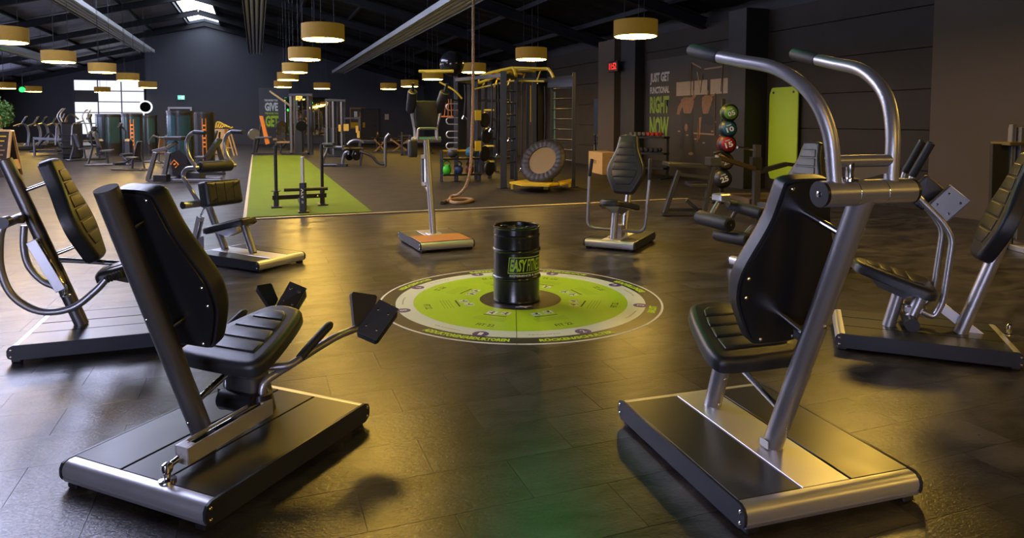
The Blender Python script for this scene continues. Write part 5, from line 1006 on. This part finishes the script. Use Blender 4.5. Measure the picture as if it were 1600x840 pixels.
for s in (-1, 1): w.tube('hand_rail', bend([up(p, .5) + V3((s * .28, -.5, 0)), up(p, 1.25) + V3((s * .28, -.4, 0)), up(p, 1.35) + V3((s * .28, .2, 0))], .1), .025, FRS, 8)
w = WT('rail_station', 'low grey rail frame left of the stair climber', 'gym machine', up(W(78, 242, 27), 0)); q = lambda x, y, d=0: W(x, y, 27 + d)
for d in (0, .8):
    w.bar('top_rail', q(52, 216, d), q(102, 218, d), .06, .1, FRS)
    for x in (53, 102): w.bar('post', q(x, 216, d), up(q(x, 216, d), 0), .06, .06, FRS)
w.box('deck', up(q(77, 235, .4), .16), (1.1, .7, .1), STEELB); w.tube('swing_bar', bend([q(60, 228, .3), q(78, 205, .3), q(95, 230, .3)], .2), .04, FRG, 8)
# potted plant and A-board
LEAF = mat('green leaf', (.045, .12, .012), .7, var=.4, vscale=6); p = up(W(2, 235, 19.6), 0); w = WT('potted_plant', 'leafy green potted tree at the left picture edge', 'plant', p)
w.mb().lathe([(.22, 0), (.28, .5), (.26, .5), (.24, .45)], 20, p).build('pot', STEELB, w.t); w.tube('stem', smooth([up(p, .4), up(p, .9) + V3((.05, 0, 0)), up(p, 1.5)]), .03, WOOD, 8)
lv = MB(w.M); rnd = random.Random(3)
for k in range(900):
    th, ph = rnd.uniform(0, 2 * PI), math.acos(rnd.uniform(-1, 1)); r_ = .42 * rnd.uniform(.35, 1) ** .5; c_ = up(p, 1.58) + V3((math.cos(th) * math.sin(ph) * r_ * .85, math.sin(th) * math.sin(ph) * r_ * .85, math.cos(ph) * r_)); d_ = V3((rnd.uniform(-1, 1), rnd.uniform(-1, 1), rnd.uniform(-.8, .5))).normalized(); s_ = d_.orthogonal().normalized() * .022
    lv.add([c_, c_ + d_ * .04 + s_, c_ + d_ * .09, c_ + d_ * .04 - s_], [(0, 1, 2, 3)])
tag(lv.build('foliage', LEAF, w.t, False), kind='stuff')
p = up(W(12, 268, 17.4), 0); q = lambda x, y, d=0: W(x, y, 16.8 + d); w = WT('menu_board', 'wooden A-frame chalkboard with yellow writing at left', 'sign', up(G(12, 276), 0))
BRD = mat('brown chalkboard', (.035, .02, .012), .6)
a_, b_, c_, d_ = q(-14, 204), q(17, 204), up(q(10, 280), 0), up(q(-22, 280), 0)
def slab(w, name, pts, th, m, par=None):
    pts = [V3(v) for v in pts]; nn_ = (pts[1] - pts[0]).cross(pts[2] - pts[1]).normalized() * th; n = len(pts); vs = pts + [v + nn_ for v in pts]; return w.mb().add(vs, [tuple(range(n)), tuple(range(2 * n - 1, n - 1, -1))] + [(k, (k + 1) % n, n + (k + 1) % n, n + k) for k in range(n)]).build(name, m, par or w.t, False)
fb = slab(w, 'front_board', [a_, b_, c_, d_], .03, BRD); w.bar('frame_side', b_, c_, .05, .05, WOOD); w.bar('frame_side', a_, d_, .05, .05, WOOD); w.bar('frame_rail', a_, b_, .05, .05, WOOD)
rb_, rc_ = q(20, 204, .1), up(q(34, 262, .9), 0); la_, ld_ = q(-10, 204, .1), up(q(4, 262, .9), 0); slab(w, 'rear_board', [la_, rb_, rc_, ld_], .03, BRD); w.bar('frame_side', rb_, rc_, .05, .05, WOOD); w.bar('frame_side', la_, ld_, .05, .05, WOOD); w.bar('lower_brace', b_.lerp(c_, .75), rb_.lerp(rc_, .75), .04, .25, WOOD)
for k in range(7):
    f = .12 + .1 * k; s0, s1 = a_.lerp(d_, f), b_.lerp(c_, f); dn = (b_ - a_).normalized(); w.bar('chalk_line', s0.lerp(s1, .1) - V3((0, .04, 0)), s0.lerp(s1, .85 - .07 * (k % 3)) - V3((0, .04, 0)), .004, .03, YEL if k < 2 else TANL, fb, 0)
# cable station, racks, benches in the middle background
q = lambda x, y, d=0: W(x, y, 27.5 + d); w = WT('cable_station', 'tall grey cable station with a slanted arm beside the wall slogan', 'gym machine', up(q(465, 240), 0))
for x, d in ((454, 0), (460, .3), (481, 0), (486, .4)): w.bar('upright', up(q(x, 146, d), 0), q(x, 146, d), .09, .09, FRS if x < 470 else FRG)
w.bar('top_beam', q(452, 148), q(488, 148), .1, .1, FRG); w.bar('slanted_arm', q(421, 142, -.3), q(456, 167), .08, .08, FRS); w.mb().lathe([(.13, -.03), (.16, 0), (.13, .03)], 18, q(468, 152), (PI / 2, 0, 0)).build('pulley', CHROME, w.t)
for x in (464, 472): w.tube('guide_rod', [up(q(x, 160, .1), .1), q(x, 152, .1)], .015, CHROME, 6)
w.box('weight_stack', up(q(468, 225, .1), .55), (.28, .2, .9), STEELB); w.tube('lever_disc', [q(470, 195, -.1), q(471, 197, -.2)], .22, STEELB, 18); w.bar('base_rail', up(q(440, 238), .05), up(q(490, 238), .05), .09, .08, FRG); w.bar('seat_rail', q(434, 222), q(454, 222), .3, .06, TANL); w.bar('seat_leg', q(440, 223), up(q(438, 238), .05), .06, .06, FRG)
w = WT('orange_bench', 'upright orange striped bench board left of the cable station', 'bench', up(q(413, 232), 0)); slab(w, 'board', [q(405, 181), q(410, 181), q(421, 224), q(415, 226)], .08, ORANGE); w.bar('base_rail', up(q(393, 232), .05), up(q(432, 232), .05), .08, .08, FRG); w.bar('rear_leg', q(408, 195, .2), up(q(400, 232, .3), .05), .06, .06, FRG); w.mb().lathe([(.2, -.05), (.24, 0), (.2, .05)], 20, q(397, 210), (PI / 2, 0, .5)).build('weight_plate', FRS, w.t); w.bar('seat_bar', q(396, 215), q(424, 214), .08, .06, FRS); w.bar('foot', q(398, 215), up(q(396, 232), .05), .08, .08, FRG)
q = lambda x, y, d=0: W(x, y, 26 + d); w = WT('multi_stack', 'dark multi station with tall silver guide rods below the small far lamp', 'gym machine', up(q(523, 240), 0))
for x, d, m_ in ((510, 0, FRS), (515, .3, STEELB), (520, 0, FRS), (527, .3, STEELB), (533, 0, FRS), (538, .4, STEELB)): w.bar('upright', up(q(x, 155, d), 0), q(x, 155 + (x % 3), d), .07, .07, m_)
w.bar('top_beam', q(508, 156), q(540, 157), .1, .09, STEELB); w.box('weight_stack', up(q(518, 225, .2), .6), (.5, .2, 1.0), STEELB); w.bar('side_arm', q(538, 185), q(562, 184), .08, .07, STEELB); w.bar('side_post', up(q(562, 183), 0), q(562, 183), .09, .09, STEELB); w.bar('base_rail', up(q(505, 240), .05), up(q(565, 240), .05), .08, .08, STEELB)
for x, y in ((531, 200), (539, 199), (543, 199), (558, 202), (560, 210)): w.box('amber_panel', q(x, y, -.1), (.1, .03, .26), mat('amber panel', (.55, .34, .03), .4))
q = lambda x, y, d=0: W(x, y, 20.6 + d); w = WT('plate_machine', 'silver tube plate loaded machine on the rubber floor', 'gym machine', up(q(560, 258), 0))
w.tube('tall_post', bend([up(q(602, 258), 0), q(602, 216), q(608, 209)], .08), .045, FRS, 8); w.tube('floor_tube', bend([up(q(602, 256), .06), up(q(590, 252), .1), q(581, 243), q(562, 236)], .1), .045, FRG, 8); w.tube('curved_arm', smooth([q(543, 226), q(550, 220), q(560, 219), q(568, 223)]), .04, FRS, 8)
w.tube('front_leg', smooth([q(546, 236), q(539, 239), q(536, 248), up(q(535, 258), .05)]), .045, FRS, 8); w.box('foot', up(q(535, 258), .04), (.3, .2, .08), STEELB); w.tube('seat_tube', [q(503, 229), q(535, 230)], .045, FRS, 8); MB(w.M @ frame(q(503, 227, -.15), V3((1, 0, 0)), V3((0, 1, 0)))).pad([(0, 0), (.32, 0), (.32, .35), (0, .35)], .07, .02, 3).build('seat', VINYL, w.t, True, 60)
w.tube('rear_leg', smooth([q(512, 230), q(510, 238), q(506, 246), up(q(505, 252), .04)]), .04, FRS, 8); w.tube('floor_tube', [up(q(506, 252), .05), up(q(534, 256), .05)], .045, FRG, 8); w.tube('cross_tube', [q(536, 232, -.2), q(566, 232, .4)], .05, FRG, 8); w.bar('link', q(566, 232, .2), up(q(563, 256, .2), 0), .06, .06, FRG)
for x in (546, 557): w.mb().lathe([(.16, -.02), (.17, 0), (.16, .02)], 20, q(x, 242, .1), (PI / 2, 0, .9)).build('weight_plate', STEELB, w.t); w.tube('plate_horn', [q(x - 2, 240, -.2), q(x + 2, 243, .3)], .03, CHROME, 8)
w.box('shroud', q(531, 236, .3), (.3, .3, .3), PLASTIC)
q = lambda x, y, d=0: W(x, y, 29 + d); w = WT('barbell_bench', 'pair of barbells on low crossed stands left of the dip machine', 'bench', up(q(612, 230), 0))
w.tube('barbell', [q(580, 214), q(648, 216)], .03, CHROME, 8); w.tube('barbell', [q(586, 222), q(650, 217, .3)], .03, CHROME, 8)
for x0, x1 in ((585, 604), (604, 585), (610, 640), (640, 612)): w.bar('crossed_leg', q(x0, 217), up(q(x1, 232), .03), .06, .06, TANL)
w.bar('base_rail', up(q(582, 232), .04), up(q(645, 232), .04), .08, .06, FRG)
for x in (590, 628): w.mb().lathe([(.2, -.03), (.22, 0), (.2, .03)], 20, q(x, 214), (0, PI / 2, .1)).build('weight_plate', STEELB, w.t)
w = WT('barbell_stand', 'short upright barbell stand right of the plate machine', 'rack', up(q(632, 228, -2), 0)); 
for x in (628, 640): w.bar('post', up(q(x, 210, -2), 0), q(x, 210, -2), .07, .07, STEELB)
w.tube('barbell', [q(622, 212, -2), q(646, 212, -2)], .025, CHROME, 8); w.bar('base_rail', up(q(626, 232, -2), .03), up(q(644, 232, -2), .03), .07, .06, STEELB)
w = WT('plate_tree', 'dark plate tree with stacked discs behind the cable station', 'rack', up(q(445, 230, 3), 0)); p = up(q(442, 230, 3), 0); w.bar('post', p, up(p, 1.2), .08, .08, STEELB); w.box('foot', up(p, .03), (.6, .6, .06), STEELB)
for k in range(4): w.mb().lathe([(.2, -.05), (.23, 0), (.2, .05)], 20, up(p, .35 + .26 * k) - V3((.02, .12, 0)), (PI / 2, 0, .2 * k)).build('weight_plate', STEELB, w.t)
# bank of small far benches to fill the free weight area
for k, (x, yb, rz, lab) in enumerate(((432, 232, .3, 'low tan bench at the end of the turf lane'), (575, 236, 1.2, 'dark bench behind the plate machine'), (655, 240, 2.0, 'dark bench left of the dip machine foot'))):
    p = G(x, yb); w = WT('flat_bench', lab, 'bench', up(p, 0)); M = w.M @ Matrix.Translation(up(p, 0)) @ Matrix.Rotation(rz, 4, 'Z'); MB(M @ Matrix.Translation((0, -.55, .42))).pad(rect_o(.3, 1.1), .08, .025, 3).build('bench_pad', TANL if k == 0 else VINYL, w.t, True, 60)
    MB(M).bar((0, -.5, .38), (0, .5, .38), .07, .06).build('spine', FRG, w.t, False)
    for y in (-.45, .45): MB(M).bar((0, y, .38), (0, y * 1.1, .04), .06, .06).build('leg', FRG, w.t, False); MB(M).bar((-.25, y * 1.1, .03), (.25, y * 1.1, .03), .06, .06).build('foot', FRG, w.t, False)
# wall slogan, framed poster, notice on the back wall
def onback(px, py): d = ray(px, py); k = (A1 - .02) / (-d.x * SY + d.y * CY); p = CAM + d * k; return LA(p)[0], p.z
def bq(par, name, x0, y0, x1, y1, m, off, t_=.02):
    l0, z1 = onback(x0, y0); l1, _ = onback(x1, y0); _, z0 = onback((x0 + x1) / 2, y1); return MB().box(((l0 + l1) / 2 - par['l'], -off, (z0 + z1) / 2 - par.location.z), (l1 - l0, t_, z1 - z0), None, .002).build(name, m, par, False)
def backthing(name, label, cat, px, py): l, z = onback(px, py); t = thing(name, label, cat, RM(l, A1 - .03, z), YAW); t['l'] = l; return t
sg = backthing('wall_slogan', 'white and lime slogan on the back wall reading give and get', 'sign', 425, 198); bq(sg, 'grey_panel', 404, 137, 452, 200, mat('slate wall panel', (.085, .085, .098), .6), .0)
for body, x0, y0, x1, y1, m_ in (('THE MORE YOU', 413, 155, 434, 158.5, WHITE), ('GIVE', 413.5, 160, 434.5, 173.5, WHITE), ('THE MORE YOU', 414, 175.5, 435, 178.5, LIMETXT), ('GET', 414.5, 180.5, 435.5, 198, LIMETXT)):
    l0, z1 = onback(x0, y0); l1, z0 = onback(x1, y1); text('lettering', body, l1 - l0, z1 - z0, m_, sg, Matrix(((1, 0, 0, (l0 + l1) / 2 - sg['l']), (0, 0, -1, -.03), (0, 1, 0, (z0 + z1) / 2 - sg.location.z), (0, 0, 0, 1))), .045)
fp_ = backthing('framed_poster', 'framed poster with yellow foot on the dark back wall', 'picture', 559, 200); bq(fp_, 'frame', 546.5, 168, 571.5, 201, TANL, .0, .04); bq(fp_, 'print', 548, 170, 570, 199, mat('poster print', (.06, .05, .045), .5, var=.6, vscale=3), .025); bq(fp_, 'print_band', 548, 191, 570, 199, YEL, .037); bq(fp_, 'print_figure', 553, 174, 558, 186, WHITE, .037); bq(fp_, 'print_figure', 561, 175, 565, 187, TANL, .037)
nt_ = backthing('wall_notice', 'small pale notice sheet on the dark back wall', 'notice', 604, 186); bq(nt_, 'sheet', 601, 178, 607.5, 187, PALE, .0); bq(nt_, 'holder', 600.5, 177.5, 608, 187.5, STEELB, -.008)
gp = up(q(488, 215), 0); w = WT('green_pole', 'thin pole with a small green light behind the cable station', 'lamp', gp); w.tube('pole', [gp, up(gp, 2.05)], .02, mat('green tinted steel', (.06, .2, .07), .4, .5), 6); w.mb().lathe([(.03, 2.05), (.05, 2.1), (.03, 2.2)], 10, gp).build('light', GREEN, w.t)
for n_ in ('ochre felt shade', 'exit sign face', 'exit pictogram', 'red led digit', 'lit mirror rim', 'green lit lens'):   # faint glows need no light sampling of their own
    if n_ in MATS: MATS[n_].cycles.emission_sampling = 'NONE'
bpy.context.view_layer.update()
